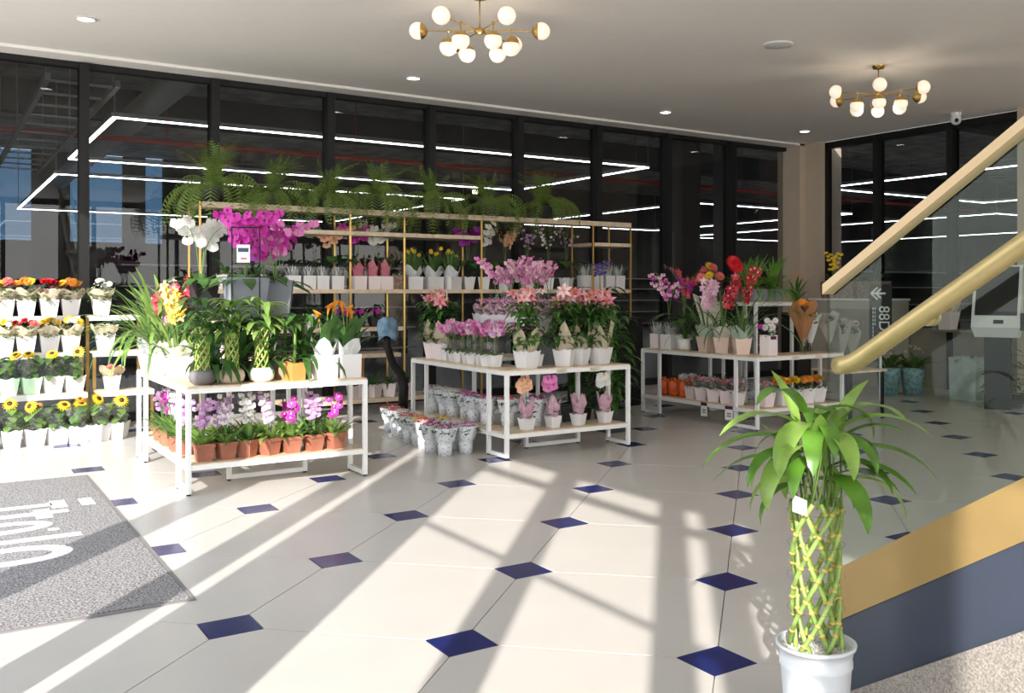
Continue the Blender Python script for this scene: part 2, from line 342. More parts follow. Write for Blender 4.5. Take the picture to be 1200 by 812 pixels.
# ------------------------------------------------------------------ ceiling fittings
def downlight(x, y, lab, on=True):
    t = thing('downlight', lab, 'ceiling light', (x, y, ZC - .012))
    one('trim_ring', lathe([(.075, .012), (.09, .0), (.075, -.004), (.068, .004)], 24, False), M_white, t, smooth=True)
    one('diffuser', lathe([(.07, .002), (.07, .008)], 24, True, True), M_down if on else M_white, t)
downlight(1.17, 10.19 - .6, 'round lit ceiling downlight at far left')
downlight(4.58, 10.12, 'round lit ceiling downlight left of middle, below big chandelier')
downlight(8.27, 10.09, 'round lit ceiling downlight between the two chandeliers')
downlight(11.0, 10.09, 'round lit ceiling downlight near the corner column')
t = thing('ceiling_speaker', 'round flush white ceiling disc, unlit', 'ceiling fitting', (6.94, 6.71, ZC - .01))
one('disc', lathe([(.0015, -.006), (.13, -.006), (.15, 0), (.15, .01)], 28, False), M_white, t, smooth=True)
t = thing('security_camera', 'small white dome security camera on ceiling near right glass', 'camera', (11.6, 7.9, ZC))
one('mount', lathe([(.07, 0), (.07, -.03), (.06, -.05)], 16, True, True), M_white, t); one('body', sphere(.075), M_white, t, TR(0, 0, -.09), True); one('lens', sphere(.03), M_black, t, TR(-.045, -.04, -.11), True)
GL = MB().add(sphere(.072, 20, 12)).mesh('globe', M_globe)
CUP = MB().add(lathe([(.006, -.004), (.03, .004), (.046, .014), (.060, .030), (.070, .048)], 20, False)).mesh('globe_cup', M_brass)
def chandelier(x, y, zh, rot, lab):
    t = thing('chandelier', lab, 'chandelier', (x, y, zh), rot)
    one('canopy', lathe([(.02, ZC - zh - .035), (.06, ZC - zh - .03), (.065, ZC - zh)], 20), M_brass, t, smooth=True)
    one('stem', tube([(0, 0, 0), (0, 0, ZC - zh - .02)], .006, 8), M_brass, t, smooth=True)
    one('hub', lathe([(.01, -.03), (.035, -.02), (.045, 0), (.035, .02), (.01, .03)], 16), M_brass, t, smooth=True)
    for k in range(6):
        a = 60 * k; Lr = .45; A = radians(a)
        one('arm', tube([(.03 * cos(A), .03 * sin(A), 0), (Lr * cos(A), Lr * sin(A), 0)], .0055, 6), M_brass, t)
        link('globe_cup', CUP, t, TR((Lr - .016) * cos(A), (Lr - .016) * sin(A), 0, a, 90)); link('globe', GL, t, TR((Lr + .06) * cos(A), (Lr + .06) * sin(A), 0))
        r = .26; xx, yy = r * cos(A), r * sin(A)
        one('drop_joint', [v for v in (tube([(xx, yy, .02), (xx, yy, -.09)], .005, 6),)] + [(lambda s: ([(p[0] + xx, p[1] + yy, p[2]) for p in s[0]], s[1]))(sphere(.014, 8, 6))], M_brass, t)
        link('globe_cup', CUP, t, TR(xx, yy, -.059, 0, 180)); link('globe', GL, t, TR(xx, yy, -.135))
def glow(x, y):
    pl = bpy.data.lights.new('lamp_glow', 'POINT'); pl.energy = 4.5; pl.color = (1, .86, .68); pl.shadow_soft_size = .06
    po = bpy.data.objects.new('lamp_glow', pl); COL.objects.link(po); po.location = (x, y, 3.28)
glow(3.76, 7.0); glow(8.49, 6.73)
chandelier(3.76, 7.0, 3.555, 26, 'brass chandelier with milky globes nearer the camera at top centre')
chandelier(8.49, 6.73, 3.54, 40, 'smaller looking brass globe chandelier farther right near glass')

# ================================================================== DOORMAT
t = thing('doormat', 'large grey looped doormat with white lettering on floor at left', 'doormat', (.3, 6.2, 0))
one('mat_pile', box(-.72, .68, -1.6, 1.92, .0, .012), M_mat, t)
one('rubber_edge', [box(-.735, .705, -1.625, -1.6, 0, .007), box(-.735, .705, 1.92, 1.945, 0, .007), box(.68, .705, -1.6, 1.92, 0, .007), box(-.735, -.72, -1.6, 1.92, 0, .007)], mat('mat_edge', (.2, .19, .19), .8), t)
M_let = mat('mat_lettering', (.80, .74, .73), .9, var=.06, scale=90)
def ring(cx_, cy_, a, b, wa, wb, n=28, z=.0125):
    v = []; f = []
    for k in range(n):
        c, s = cos(2 * pi * k / n), sin(2 * pi * k / n); v += [(cx_ + a * c, cy_ + b * s, z), (cx_ + (a - wa) * c, cy_ + (b - wb) * s, z)]
    for k in range(n): k2 = (k + 1) % n; f.append((2 * k, 2 * k2, 2 * k2 + 1, 2 * k + 1))
    return v, f
def rct(x0, x1, y0, y1, z=.0125): return box(x0 - .3, x1 - .3, y0 - 6.2, y1 - 6.2, .011, z)
lt = [[rct(-.1, .67, 7.08, 7.17), rct(.66, .75, 6.99, 7.23)], [rct(.83, .91, 6.98, 7.21)], [rct(-.1, .56, 6.82, 6.92), rct(.55, .64, 6.71, 6.99, .0131), rct(.63, .74, 6.83, 6.92)],
      [ring(.33 - .3, 6.54 - 6.2, .29, .165, .09, .10), rct(.58, .635, 6.34, 6.40)], [rct(-.1, .73, 6.13, 6.22)], [ring(.37 - .3, 5.83 - 6.2, .28, .20, .10, .10)]]
for q_ in lt: one('lettering', q_, M_let, t)

# ================================================================== DISPLAY TABLES
def fr(x0, x1, y0, y1, z0, z1): return box(x0, x1, y0, y1, z0, z1)
P_ = .032
def legloop(t, cx_, cy_, ln, ax, h):   # closed rectangular leg loop, length ln along axis ax
    a = ln / 2; p = P_ / 2
    def B(u0, u1, z0, z1):
        return box(cx_ + u0, cx_ + u1, cy_ - p, cy_ + p, z0, z1) if ax == 'x' else box(cx_ - p, cx_ + p, cy_ + u0, cy_ + u1, z0, z1)
    lp = one('leg', [B(-a, -a + P_, .012, h), B(a - P_, a, .012, h), B(-a + P_, a - P_, .012, .012 + P_)], M_white, t)
    for u in (-a + P_ / 2, a - P_ / 2):
        c = (cx_ + u, cy_) if ax == 'x' else (cx_, cy_ + u)
        one('foot', box(c[0] - .012, c[0] + .012, c[1] - .012, c[1] + .012, 0, .0125), M_black, lp)
def frame(x0, x1, y0, y1, z): w = .028; return [box(x0, x1, y0, y0 + w, z - .034, z), box(x0, x1, y1 - w, y1, z - .034, z), box(x0, x0 + w, y0 + w, y1 - w, z - .034, z), box(x1 - w, x1, y0 + w, y1 - w, z - .034, z)]
TZ = .745
def island(X, Y, lab):
    t = thing('display_table', lab, 'table', (X, Y, 0))
    for (x0, x1, y0, y1) in ((0, 1.3, 0, .36), (.0, .36, .362, 1.55), (0, 1.3, 1.552, 1.9)):
        one('frame', frame(x0, x1, y0, y1, TZ - .012), M_white, t)
        one('tabletop', box(x0 + .004, x1 - .004, y0 + .004, y1 - .004, TZ - .012, TZ), M_wood, t)
        one('shelf_frame', frame(x0 + .002, x1 - .002, y0 + .002, y1 - .002, .205), M_white, t)
        one('shelf_board', box(x0 + .03, x1 - .03, y0 + .004, y1 - .004, .2, .213), M_wood, t)
    for cx_, cy_ in ((P_ / 2, .17), (1.3 - P_ / 2, .17), (P_ / 2, 1.73), (1.3 - P_ / 2, 1.73)): legloop(t, cx_, cy_, .34, 'y', TZ - .046)
    one('label_holder', box(.5, .6, -.006, 0, TZ - .05, TZ - .012), M_cream, t); one('label_holder', box(.85, .95, -.006, 0, TZ - .05, TZ - .012), M_cream, t)
    return t
island(1.46, 6.93, 'white steel and wood display table of the left island, potted bamboo on top')
island(3.97, 6.93, 'white steel and wood display table of the middle island, lilies on top')
island(6.87, 6.93, 'white steel and wood display table of the right island, bouquets on top')
def stand(x0, x1, y0, y1, h, lab, legs=True, low=None):
    t = thing('display_stand', lab, 'display stand', ((x0 + x1) / 2, (y0 + y1) / 2, 0)); a, b = (x1 - x0) / 2, (y1 - y0) / 2
    one('frame', frame(-a, a, -b, b, h - .012), M_white, t); one('tabletop', box(-a + .004, a - .004, -b + .004, b - .004, h - .012, h), M_wood, t)
    for s in (-1, 1): legloop(t, 0, s * (b - P_ / 2), 2 * a, 'x', h - .046)
    if low: one('shelf_frame', frame(-a, a, -b, b, low), M_white, t)
    return t
stand(1.83, 2.43, 7.33, 8.2, 1.17, 'tall white stand inside the left island carrying grey pots')
stand(4.40, 4.99, 7.33, 8.35, 1.075, 'white stand inside middle island carrying rows of pink potted flowers')
stand(7.53, 8.13, 7.62, 8.4, 1.29, 'tall white stand inside right island carrying dark palm pots')
# low dark table at the end of right island
t = thing('side_table', 'low dark legged table with pale top right of the display island', 'table', (8.47, 7.12, 0))
one('tabletop', box(-.3, .3, -.28, .28, .52, .545), M_wood, t)
for a in (-.28, .25):
    for b in (-.26, .23): one('leg', box(a, a + .03, b, b + .03, 0, .52), M_black, t)
# price tags hanging from the lower shelf of the right island
for x, y, rz, lab in ((6.862, 7.72, 0, 'white price card hanging under the right island shelf, farther one'), (6.858, 7.33, 8, 'tilted white price card hanging under right island shelf, nearer one')):
    t = thing('price_card', lab, 'price tag', (x, y, .2), rz)
    one('card', box(-.003, 0, -.05, .05, -.13, .015), M_white, t); one('header', box(-.0045, -.003, -.05, .05, -.02, .015), fl('plum', (.12, .01, .08)), t)
    for k in range(2): one('print_line', box(-.0045, -.003, -.03, .025, -.07 - k * .025, -.06 - k * .025), M_black, t)

# ================================================================== RACK with ferns
def rack():
    t = thing('shelf_rack', 'long brass and pale wood rack before the back glass, ferns on top', 'shelf', (0, 10.3, 0))
    for x in (2.3, 3.9, 4.55, 5.56, 7.22, 7.84):
        for y in (0, .5): one('post', box(x - .011, x + .011, y, y + .022, 0, 2.33), M_brass, t)
    one('top_rail', box(2.32, 7.84, -.012, .0, 2.27, 2.33), M_wood, t)
    one('shelf_board', box(2.3, 7.2, .0, .5, 2.29, 2.31), M_wood, t)
    for x0, x1, z in ((2.3, 5.54, 2.08), (7.24, 7.83, 2.05), (2.3, 7.83, 1.43), (2.3, 4.55, 1.0), (3.2, 5.5, .19), (2.3, 4.5, .70)):
        one('shelf_board', box(x0, x1, -.012, .5, z - .045, z), M_wood, t)
rack()
# stepped stand of the left flower wall
def steps(x0, x1, lab):
    t = thing('step_stand', lab, 'display stand', (x0, 0, 0)); w = x1 - x0
    for y, z in ((10.22, .44), (10.5, .81), (10.76, 1.16)):
        one('shelf_board', box(0, w, y, y + .27, z - .02, z), M_wood, t); one('shelf_frame', box(0, w, y - .012, y, z - .05, z), M_white, t)
    for x in (0, w - .03):
        for y, z in ((10.23, .39), (10.5, .76), (10.98, 1.14)): one('leg', box(x, x + .03, y, y + .03, 0, z), M_brass, t)
steps(-.3, 1.26, 'stepped wooden plant stand at far left along the glass')
steps(1.34, 1.85, 'narrow stepped plant stand beside the left island')

# ================================================================== PLANT KIT
def pot_sq(w, h, m, scal=True, tp=.72, nm='pot'):
    n = 6; v = []; f = []; rows = []
    def ringp(half, z, sc):
        r = []
        for s_ in range(4):
            A = radians(90 * s_)
            for k in range(n):
                u = -1 + 2 * k / n; x, y = half, half * u
                zz = z - (abs(sin(pi * (u + 1) / 2 * 1.5)) * .10 * w if sc else 0)
                r.append((x * cos(A) - y * sin(A), x * sin(A) + y * cos(A), zz))
        return r
    N = 4 * n; hw_ = w / 2
    for half, z, sc in ((hw_ * tp, 0, 0), (hw_, h, scal), (hw_ * .93, h - .003, scal), (hw_ * .86, h * .82, 0)):
        rows.append(len(v)); v += ringp(half, z, sc)
    for j in range(3): f += [(rows[j] + i, rows[j] + (i + 1) % N, rows[j + 1] + (i + 1) % N, rows[j + 1] + i) for i in range(N)]
    f.append(tuple(range(N - 1, -1, -1))); mb = MB().add((v, f)); mb.add(([v[rows[3] + i] for i in range(N)], [tuple(range(N))]), None, 1)
    return (nm, mb.mesh('pot', [m, M_soil], False), None, None, None)
def pot_round(prof, m, soil_r, soil_z, soilm=None, n=24):
    mb = MB().add(lathe(prof, n)); mb.add(lathe([(.001, soil_z), (soil_r, soil_z)], n, False), None, 1)
    return ('pot', mb.mesh('pot', [m, soilm or M_soil], True), None, None, None)
def wrap(w, h, z0, m, jag=.5, flare=1.5, n=20, pk=4, rnd=None, name='wrap'):
    R = rnd or random; v = []; f = []; ph = R.random() * 6
    for j in range(4):
        s = j / 3
        for i in range(n):
            a = 2 * pi * i / n; r = w / 2 * (.86 + (flare - .86) * s) * (1 + (.10 * s) * cos(a * 5 + ph + s * 2) + R.uniform(-.06, .06) * s)
            top = h * (1 - jag + jag * abs(cos(a * pk / 2 + ph)) ** 1.2 * R.uniform(.75, 1.1))
            v.append((r * cos(a), r * sin(a), z0 + s * top))
    for j in range(3): f += [(j * n + i, j * n + (i + 1) % n, (j + 1) * n + (i + 1) % n, (j + 1) * n + i) for i in range(n)]
    return (name, MB().add((v, f)).mesh(name, m, False), None, None, None)
_lf = {}
def LM(key, L_, W_, a0, a1, m, n=5, prof='l', fold=.2, curl=0):
    if key not in _lf: _lf[key] = MB().add(leaf(L_, W_, a0, a1, n, prof, fold, curl)).mesh('leaf', m)
    return _lf[key]
def tuft(mb, N, L_, W_, R, z0=0, r0=.03, a0=(60, 88), a1=(-40, 10), prof='l', n=4, mi=0, fold=.2, az=None):
    for k in range(N):
        a = (360 * k / N + R.uniform(-25, 25)) if az is None else az + R.uniform(-80, 80)
        s = R.uniform(.75, 1.1)
        mb.add(leaf(L_ * s, W_ * s, R.uniform(*a0), R.uniform(*a1), n, prof, fold, R.uniform(-30, 30)), TR(r0 * cos(radians(a)) * R.uniform(.3, 1), r0 * sin(radians(a)) * R.uniform(.3, 1), z0, a), mi)
def bush(mb, N, r, h, z0, l, w, R, mi=0, prof='o', low=0.):
    for k in range(N):
        a = R.uniform(0, 360); u = sqrt(R.random()); el = R.uniform(low, 1)
        x, y = r * u * cos(radians(a)), r * u * sin(radians(a)); z = z0 + h * el * sqrt(max(.05, 1 - u * u * .8))
        s = R.uniform(.7, 1.2)
        mb.add(leaf(l * s, w * s, R.uniform(-10, 60), R.uniform(-40, 0), 2, prof, .15), TR(x, y, z, a + R.uniform(-40, 40)), mi)
CAMAZ = 236
def fhead(r, np_, w, mp, mc=None, rings=1, cup=15, cr=.25, prof='o', seg=2, key=None):
    mb = MB()
    for q in range(rings): petals(mb, TR(0, 0, .004 * q), np_, r * (1 - .22 * q), w * (1 - .12 * q), cup + 18 * q, 0, seg, prof, q * 180 / np_)
    mb.add(sphere(r * cr, 8, 4), Matrix.Translation((0, 0, r * .08)) @ Matrix.Diagonal((1, 1, .5, 1)), 1)
    return mb.mesh('flower', [mp, mc or F_dis])
H = dict(
    sun=fhead(.062, 16, .021, F_yel, F_dis, 2, 8, .42, 'l'), sun2=fhead(.05, 14, .016, F_or, F_dis, 2, 12, .42, 'l'),
    gerb_o=fhead(.042, 16, .013, F_or, F_yel, 3, 10, .2, 'l'), gerb_c=fhead(.042, 16, .013, F_coral, F_or, 3, 10, .2), gerb_r=fhead(.05, 18, .014, F_red, F_dred, 4, 10, .15), gerb_y=fhead(.042, 16, .013, F_yel, F_or, 3, 10, .2),
    mum_w=fhead(.045, 16, .012, F_white, F_yel, 4, 12, .15), mum_y=fhead(.035, 14, .012, F_yel, F_yel, 3, 20, .15), mum_p=fhead(.03, 14, .012, F_lpink, F_pink, 3, 20, .15), mum_m=fhead(.032, 14, .012, F_mag, F_yel, 3, 20, .15), mum_o=fhead(.035, 14, .012, F_or, F_or, 3, 20, .15),
    rose_w=fhead(.026, 7, .03, F_white, F_cream, 3, 35, .15), rose_r=fhead(.026, 7, .03, F_red, F_dred, 3, 35, .15), rose_p=fhead(.026, 7, .03, F_coral, F_red, 3, 35, .15), rose_l=fhead(.026, 7, .03, F_lpink, F_pink, 3, 35, .15),
)
def phalm(m, c, r=.05):
    mb = MB(); I = Matrix.Identity(4)
    for a in (0, 120, 240): mb.add(leaf(r, r * .75, 8, -5, 2, 'o', .05), TR(rz=a))
    for a in (62, -62): mb.add(leaf(r * 1.08, r * 1.35, 10, -8, 3, 'o', .05), TR(0, 0, .003, a))
    mb.add(leaf(r * .42, r * .3, 60, -20, 2, 'o', .3), TR(0, 0, .004, 180), 1); mb.add(sphere(r * .13, 6, 4), TR(0, 0, .01), 1)
    return mb.mesh('flower', [m, c])
PH = dict(mag=phalm(F_mag, F_dred), white=phalm(F_white, F_yel), pink=phalm(F_pink, F_mag), peach=phalm(F_peach, F_coral), purp=phalm(F_purp, F_dred), small_p=phalm(F_lpink, F_mag, .026), small_m=phalm(F_pink, F_mag, .026), small_l=phalm(F_lil, F_white, .022), small_w=phalm(F_white, F_lil, .022), small_mag=phalm(F_mag, F_white, .03), lily=None)
def lilym(m, c):
    mb = MB()
    for a in range(0, 360, 60): mb.add(leaf(.075, .03, 55, -25, 3, 'l', .2), TR(0, 0, 0, a))
    for a in range(0, 360, 72): mb.add(tube([(0, 0, 0), (.012 * cos(radians(a)), .012 * sin(radians(a)), .05)], .0015, 3), None, 1)
    return mb.mesh('flower', [m, c])
PH['lily'] = lilym(F_lily, F_or); PH['lilyw'] = lilym(fl('blush_lily', (.86, .56, .58)), F_or)
def cymbm(m, c, r=.054):
    mb = MB()
    for a in range(0, 360, 72): mb.add(leaf(r, r * .55, 20, -10, 2, 'o', .1), TR(rz=a + 36))
    mb.add(leaf(r * .6, r * .45, 50, -50, 2, 'o', .3), TR(0, 0, .004, 180), 1); return mb.mesh('flower', [m, c])
CY = dict(red=cymbm(fl('rose', (.72, .10, .14)), F_lpink), pink=cymbm(fl('dusty_pink', (.72, .42, .52)), F_lil), yel=cymbm(fl('golden', (.95, .55, .06)), F_yel), yelp=cymbm(fl('pale_yellow', (.85, .70, .25)), F_or), lp=cymbm(F_lpink, F_white), dred=cymbm(fl('dark_red', (.50, .02, .04)), F_white))
BLM = {}
def blossoms(N, r, h, z0, fr_, cols, R, dome=True, name='blossoms'):
    mb = MB()
    for k in range(N):
        a = R.uniform(0, 2 * pi); u = sqrt(R.random()); z = z0 + (h * sqrt(1 - u * u * .85) if dome else h * R.random()) + R.uniform(-.012, .012)
        M = TR(r * u * cos(a), r * u * sin(a), z, math.degrees(a) + R.uniform(-30, 30), 15 + 50 * u if dome else R.uniform(20, 90), R.uniform(.8, 1.2))
        petals(mb, M, 5, fr_, fr_ * .9, 25, R.randrange(len(cols)), 1, 'o')
    return (name, mb.mesh(name, cols), None, 'stuff', None)
def spray(st, head, npts, R, lean=15, az=None, h=.4, z0=.1, top=.5, name='flower', spread=.035, r=.0025, curve=40, x0=0, y0=0, mats=None):
    """one flower stem with heads along its upper part; returns parts"""
    az = R.uniform(0, 360) if az is None else az; A = radians(az); pts = []; n = 8; x = x0; y = y0; z = z0
    for i in range(n + 1):
        s = i / n; t_ = radians(lean * .4 + (lean + curve) * max(0, s - .35)); pts.append((x, y, z)); d = h / n
        x += d * sin(t_) * cos(A); y += d * sin(t_) * sin(A); z += d * cos(t_)
    parts = [('flower_stem', MB().add(tube(pts, r, 5)).mesh('flower_stem', mats or M_stem), None, None, None)]
    for k in range(npts):
        s = top + (1 - top) * (k + .5) / npts; p = Vector(pts[0]).lerp(Vector(pts[0]), 0); f_ = s * n; i = min(int(f_), n - 1); p = Vector(pts[i]).lerp(Vector(pts[i + 1]), f_ - i)
        side = (CAMAZ + (70 if k % 2 else -50) + R.uniform(-35, 35)); o = Vector((cos(radians(side)), sin(radians(side)), 0)) * spread
        hd = head if not isinstance(head, (list, tuple)) else R.choice(head)
        parts.append((name, hd, face(p.x + o.x, p.y + o.y, p.z + R.uniform(-.01, .01), CAMAZ + R.uniform(-45, 45) if hd.name.startswith('flower') else side, R.uniform(60, 95), R.uniform(.85, 1.1)), None, None))
    return parts
def merge(parts, name, R=None):   # join small same pieces to one mesh of kind stuff
    mb = MB(); mats = []
    for p in parts:
        me = p[1]; M = p[2] or Matrix.Identity(4); o = len(mb.v); mb.v += [tuple(M @ v.co) for v in me.vertices]
        mp = []
        for m in me.materials:
            if m not in mats: mats.append(m)
            mp.append(mats.index(m))
        for po in me.polygons: mb.f.append(tuple(i + o for i in po.vertices)); mb.m.append(mp[po.material_index])
    return (name, mb.mesh(name, mats), None, 'stuff', None)
T = {}
def put(key, builder, name, label, cat, loc, rz=0, group=None, s=1.):
    if key not in T: T[key] = builder(random.Random(sum(ord(c) * (i + 3) for i, c in enumerate(key)))) if builder else T[key]
    t = thing(name, label, cat, loc, rz, group, s)
    for nm, me, M, kind, lab in T[key]:
        o = link(nm, me, t, M)
        if kind: o['kind'] = kind
        if lab: o['label'] = lab
    return t
ORD = 'first second third fourth fifth sixth seventh eighth ninth tenth'.split()

# ---- builders
def single(nm, me, M=None, kind=None): return (nm, me, M, kind, None)
def cyl_leafs(keys, N, R, r0, z0, s=(.8, 1.1), a=None, nm='leaf', tilt=0):
    out = []
    for k in range(N):
        az = 360 * k / N + R.uniform(-20, 20) if a is None else a + R.uniform(-90, 90)
        out.append((nm, R.choice(keys), TR(r0 * cos(radians(az)), r0 * sin(radians(az)), z0 + R.uniform(-.02, .02), az, R.uniform(-tilt, tilt), R.uniform(*s)), None, None))
    return out
def weave(R, n, r, h, z0, tr, turn, m=M_cane, nodes=6, rtop=None, stuff=False):
    out = []; rtop = rtop or r
    for d in (1, -1):
        for k in range(n):
            a0 = 360 / n * k + (180 / n if d < 0 else 0); pts = []
            rr = r + (tr * 1.1 if d > 0 else -tr * 1.1); N = 14
            for i in range(N + 1):
                s = i / N; a = radians(a0 + d * turn * s); q = rr * (1 - .12 * sin(pi * s)); pts.append((q * cos(a), q * sin(a), z0 + h * s))
            mb = MB().add(tube(pts, tr, 6))
            for j in range(nodes):
                i = min(N - 1, int((j + .5 + R.uniform(-.3, .3)) / nodes * N)); p0, p1 = Vector(pts[i]), Vector(pts[i + 1]); dd = (p1 - p0).normalized() * .004
                mb.add(tube([p0 - dd, p0 + dd], tr * 1.3, 6), None, 1)
            out.append(('cane', mb.mesh('cane', [m, M_node]), None, None, None))
    return [merge(out, 'canes')] if stuff else out
BOWL = lambda m: pot_round([(.05, 0), (.082, .02), (.092, .055), (.085, .085), (.066, .105), (.06, .1)], m, .062, .09)
def b_bamboo(bowl, lmat, nl=20):
    def f(R):
        key = lmat.name
        ks = [LM(key + 'b%d' % i, .19, .046, 60 - 15 * i, -60 + 10 * i, lmat, 5) for i in range(3)]
        P = [BOWL(bowl)] + weave(R, 6, .042, .31, .085, .0065, 250, nodes=4, stuff=True, rtop=.05)
        for z in (.36, .42, .48, .54, .58): P += cyl_leafs(ks, nl // 3, R, .03, z, (.8, 1.2), tilt=15)
        return P
    return f
def b_terra(kind):
    def f(R):
        P = [pot_sq(.115, .115, M_terra, False, .78)]
        w = .062; P.append(('rim', MB().add(box(-w, w, -w, -w + .006, .095, .118)).add(box(-w, w, w - .006, w, .095, .118)).add(box(-w, -w + .006, -w + .006, w - .006, .095, .118)).add(box(w - .006, w, -w + .006, w - .006, .095, .118)).mesh('rim', M_terra, False), None, None, None))
        lm = R.choice([M_leafl, M_leaf, M_leafy]); mb = MB(); tuft(mb, 26, .20, .036, R, .09, .035, (50, 88), (-30, 50), 'l', 4); P.append(('foliage', mb.mesh('foliage', lm), None, 'stuff', None))
        hd = {'lil': PH['small_l'], 'white': PH['small_w'], 'mag': PH['small_mag'], 'mix': [PH['small_l'], PH['small_w']]}[kind]
        sp = []
        for k in range(4 if kind != 'mag' else 3): sp += spray(0, hd, 7 if kind != 'mag' else 3, R, 10, None, R.uniform(.27, .36), .1, .45, spread=.02, curve=20)
        P.append(merge([s_ for s_ in sp if s_[0] == 'flower_stem'], 'flower_stems')); 
        fs = [s_ for s_ in sp if s_[0] == 'flower']
        P += fs if kind == 'mag' else [merge(fs, 'blossoms')]
        return P
    return f
def b_lily(R):
    P = [pot_sq(.16, .145, M_pw), wrap(.155, .25, .12, M_kraftl, .65, 1.4, rnd=R)]
    mb = MB()
    for k in range(13):
        a = R.uniform(0, 2 * pi); x, y = .055 * cos(a), .055 * sin(a)
        for j in range(13): mb.add(leaf(.15 * R.uniform(.8, 1.1), .04, 50, -45, 3, 'l', .2), TR(x * 1.2, y * 1.2, .18 + j * .028, R.uniform(0, 360)))
    P.append(('foliage', mb.mesh('foliage', M_lilyl), None, 'stuff', None))
    for k in range(10):
        a = R.uniform(0, 360); r = R.uniform(.02, .13)
        P.append(('flower', R.choice([PH['lily'], PH['lily'], PH['lilyw']]), face(r * cos(radians(a)), r * sin(radians(a)), .56 + R.uniform(-.05, .06), CAMAZ + R.uniform(-70, 70), R.uniform(20, 80), R.uniform(.8, 1.15)), None, None))
    P.append(('buds', MB().add(tube([(.03, 0, .52), (.035, 0, .64)], .014, 5, .003)).add(tube([(-.05, .03, .5), (-.07, .04, .6)], .011, 5, .003)).mesh('buds', F_cream), None, 'stuff', None))
    return P
def b_miniphal(heads, n=3, hh=.3, pot=M_pw, film=True, w=.115, ph=.11, lm=M_leaf):
    def f(R):
        P = [pot_sq(w, ph, pot)]
        mb = MB(); tuft(mb, 6, .12, .05, R, ph * .9, .02, (20, 60), (-40, 0), 'o', 3); P.append(('foliage', mb.mesh('foliage', lm), None, 'stuff', None))
        sp = []
        for k in range(n): sp += spray(0, heads, 9, R, 12, R.uniform(0, 360), hh * R.uniform(.85, 1.1), ph * .9, .62, spread=.028, curve=70)
        P += [merge([s_ for s_ in sp if s_[0] == 'flower_stem'], 'flower_stems'), merge([s_ for s_ in sp if s_[0] == 'flower'], 'blossoms')]
        if film: P.append(wrap(w, hh * .42, ph * .9, M_cello, .3, 1.35, rnd=R, name='cellophane'))
        return P
    return f
def b_phal(head, n=3, hh=.62, pot=None, leaves=True, nf=8, lean=12):
    def f(R):
        P = [pot] if pot else []
        z0 = .3 if pot else .1
        if leaves:
            ks = [LM('ph%d' % i, .30, .085, 50 - 18 * i, -42 + 5 * i, M_leafd, 5, 'o', .12) for i in range(3)]
            P += cyl_leafs(ks, 11, R, .04, z0 + .01, (.8, 1.25))
        for k in range(n):
            P += spray(0, head, nf, R, lean, 360 / n * k + R.uniform(-40, 40), hh * R.uniform(.78, 1.1), z0, .5, spread=.05, r=.003, curve=85)
        return P
    return f
def b_heads(hs, N, r, h, pot, wr=None, wm=None, lw=.05, lmt=M_leaf, z=.15, fs=.045, heads_up=True, film=False, leafn=60, bl=None, pw=.15, pot_part=None, flare=1.45):
    def f(R):
        P = [pot_part or pot_sq(pw, z, pot)]
        mb = MB(); bush(mb, leafn, r, h, z * .85, lw, lw * .6, R); P.append(('foliage', mb.mesh('foliage', lmt), None, 'stuff', None))
        if wm: P.append(wrap(pw, wr, z * .8, wm, .45, flare, rnd=R))
        if film: P.append(wrap(pw, .17, z * .85, M_cello, .35, 1.5, rnd=R, name='cellophane'))
        for k in range(N):
            a = 2 * pi * (k + R.random() * .5) / N; u = R.uniform(.15, .9); x, y = r * u * cos(a), r * u * sin(a)
            P.append(('flower', R.choice(hs), face(x, y, z * .85 + h * sqrt(1 - u * u * .6) + .02, CAMAZ + R.uniform(-50, 50), R.uniform(20, 75), R.uniform(1., 1.3)), None, None))
        if bl: P.append(blossoms(bl[0], r, h, z * .9, bl[1], bl[2], R))
        return P
    return f
def b_sun(pot, nh=1):
    def f(R):
        P = [pot_sq(.15, .15, pot)]
        mb = MB()
        for k in range(22): mb.add(leaf(R.uniform(.08, .12), R.uniform(.06, .09), R.uniform(0, 50), -50, 3, 'o', .1), TR(R.uniform(-.03, .03), R.uniform(-.03, .03), .15 + k * .008, R.uniform(0, 360)))
        P.append(('foliage', mb.mesh('foliage', R.choice([M_leafy, M_leaf])), None, 'stuff', None))
        for k in range(nh):
            x, y, z = R.uniform(-.05, .05), R.uniform(-.05, .03), .335 + R.uniform(-.02, .03)
            P.append(('stem', MB().add(tube([(0, 0, .13), (x, y, z)], .005, 5)).mesh('stem', M_leaf), None, None, None))
            P.append(('flower', H['sun'] if k == 0 else H['sun2'], face(x, y, z, CAMAZ + R.uniform(-30, 30), R.uniform(30, 75), 1 if k == 0 else .85), None, None))
        P.append(wrap(.15, .19, .13, M_cello, .3, 1.5, rnd=R, name='cellophane'))
        return P
    return f
def b_floral(cols):
    def f(R):
        n = 24; v = []; fc = []
        for j, (r, z) in enumerate(((.055, 0), (.062, .09), (.055, .105), (.075, .13), (.098, .225), (.102, .24))):
            for i in range(n):
                a = 2 * pi * i / n; rr = r * (1 + .07 * cos(6 * a) * (j > 1) + R.uniform(-.02, .02)); v.append((rr * cos(a), rr * sin(a), z))
        for j in range(5): fc += [(j * n + i, j * n + (i + 1) % n, (j + 1) * n + (i + 1) % n, (j + 1) * n + i) for i in range(n)]
        fc.append(tuple(range(n - 1, -1, -1)))
        P = [('pot', MB().add((v, fc)).mesh('pot', M_floral), None, None, None)]
        mb = MB(); bush(mb, 40, .09, .05, .19, .05, .04, R, low=-.3); P.append(('foliage', mb.mesh('foliage', M_leafd), None, 'stuff', None))
        P.append(blossoms(80, .098, .05, .215, .011, cols, R)); return P
    return f
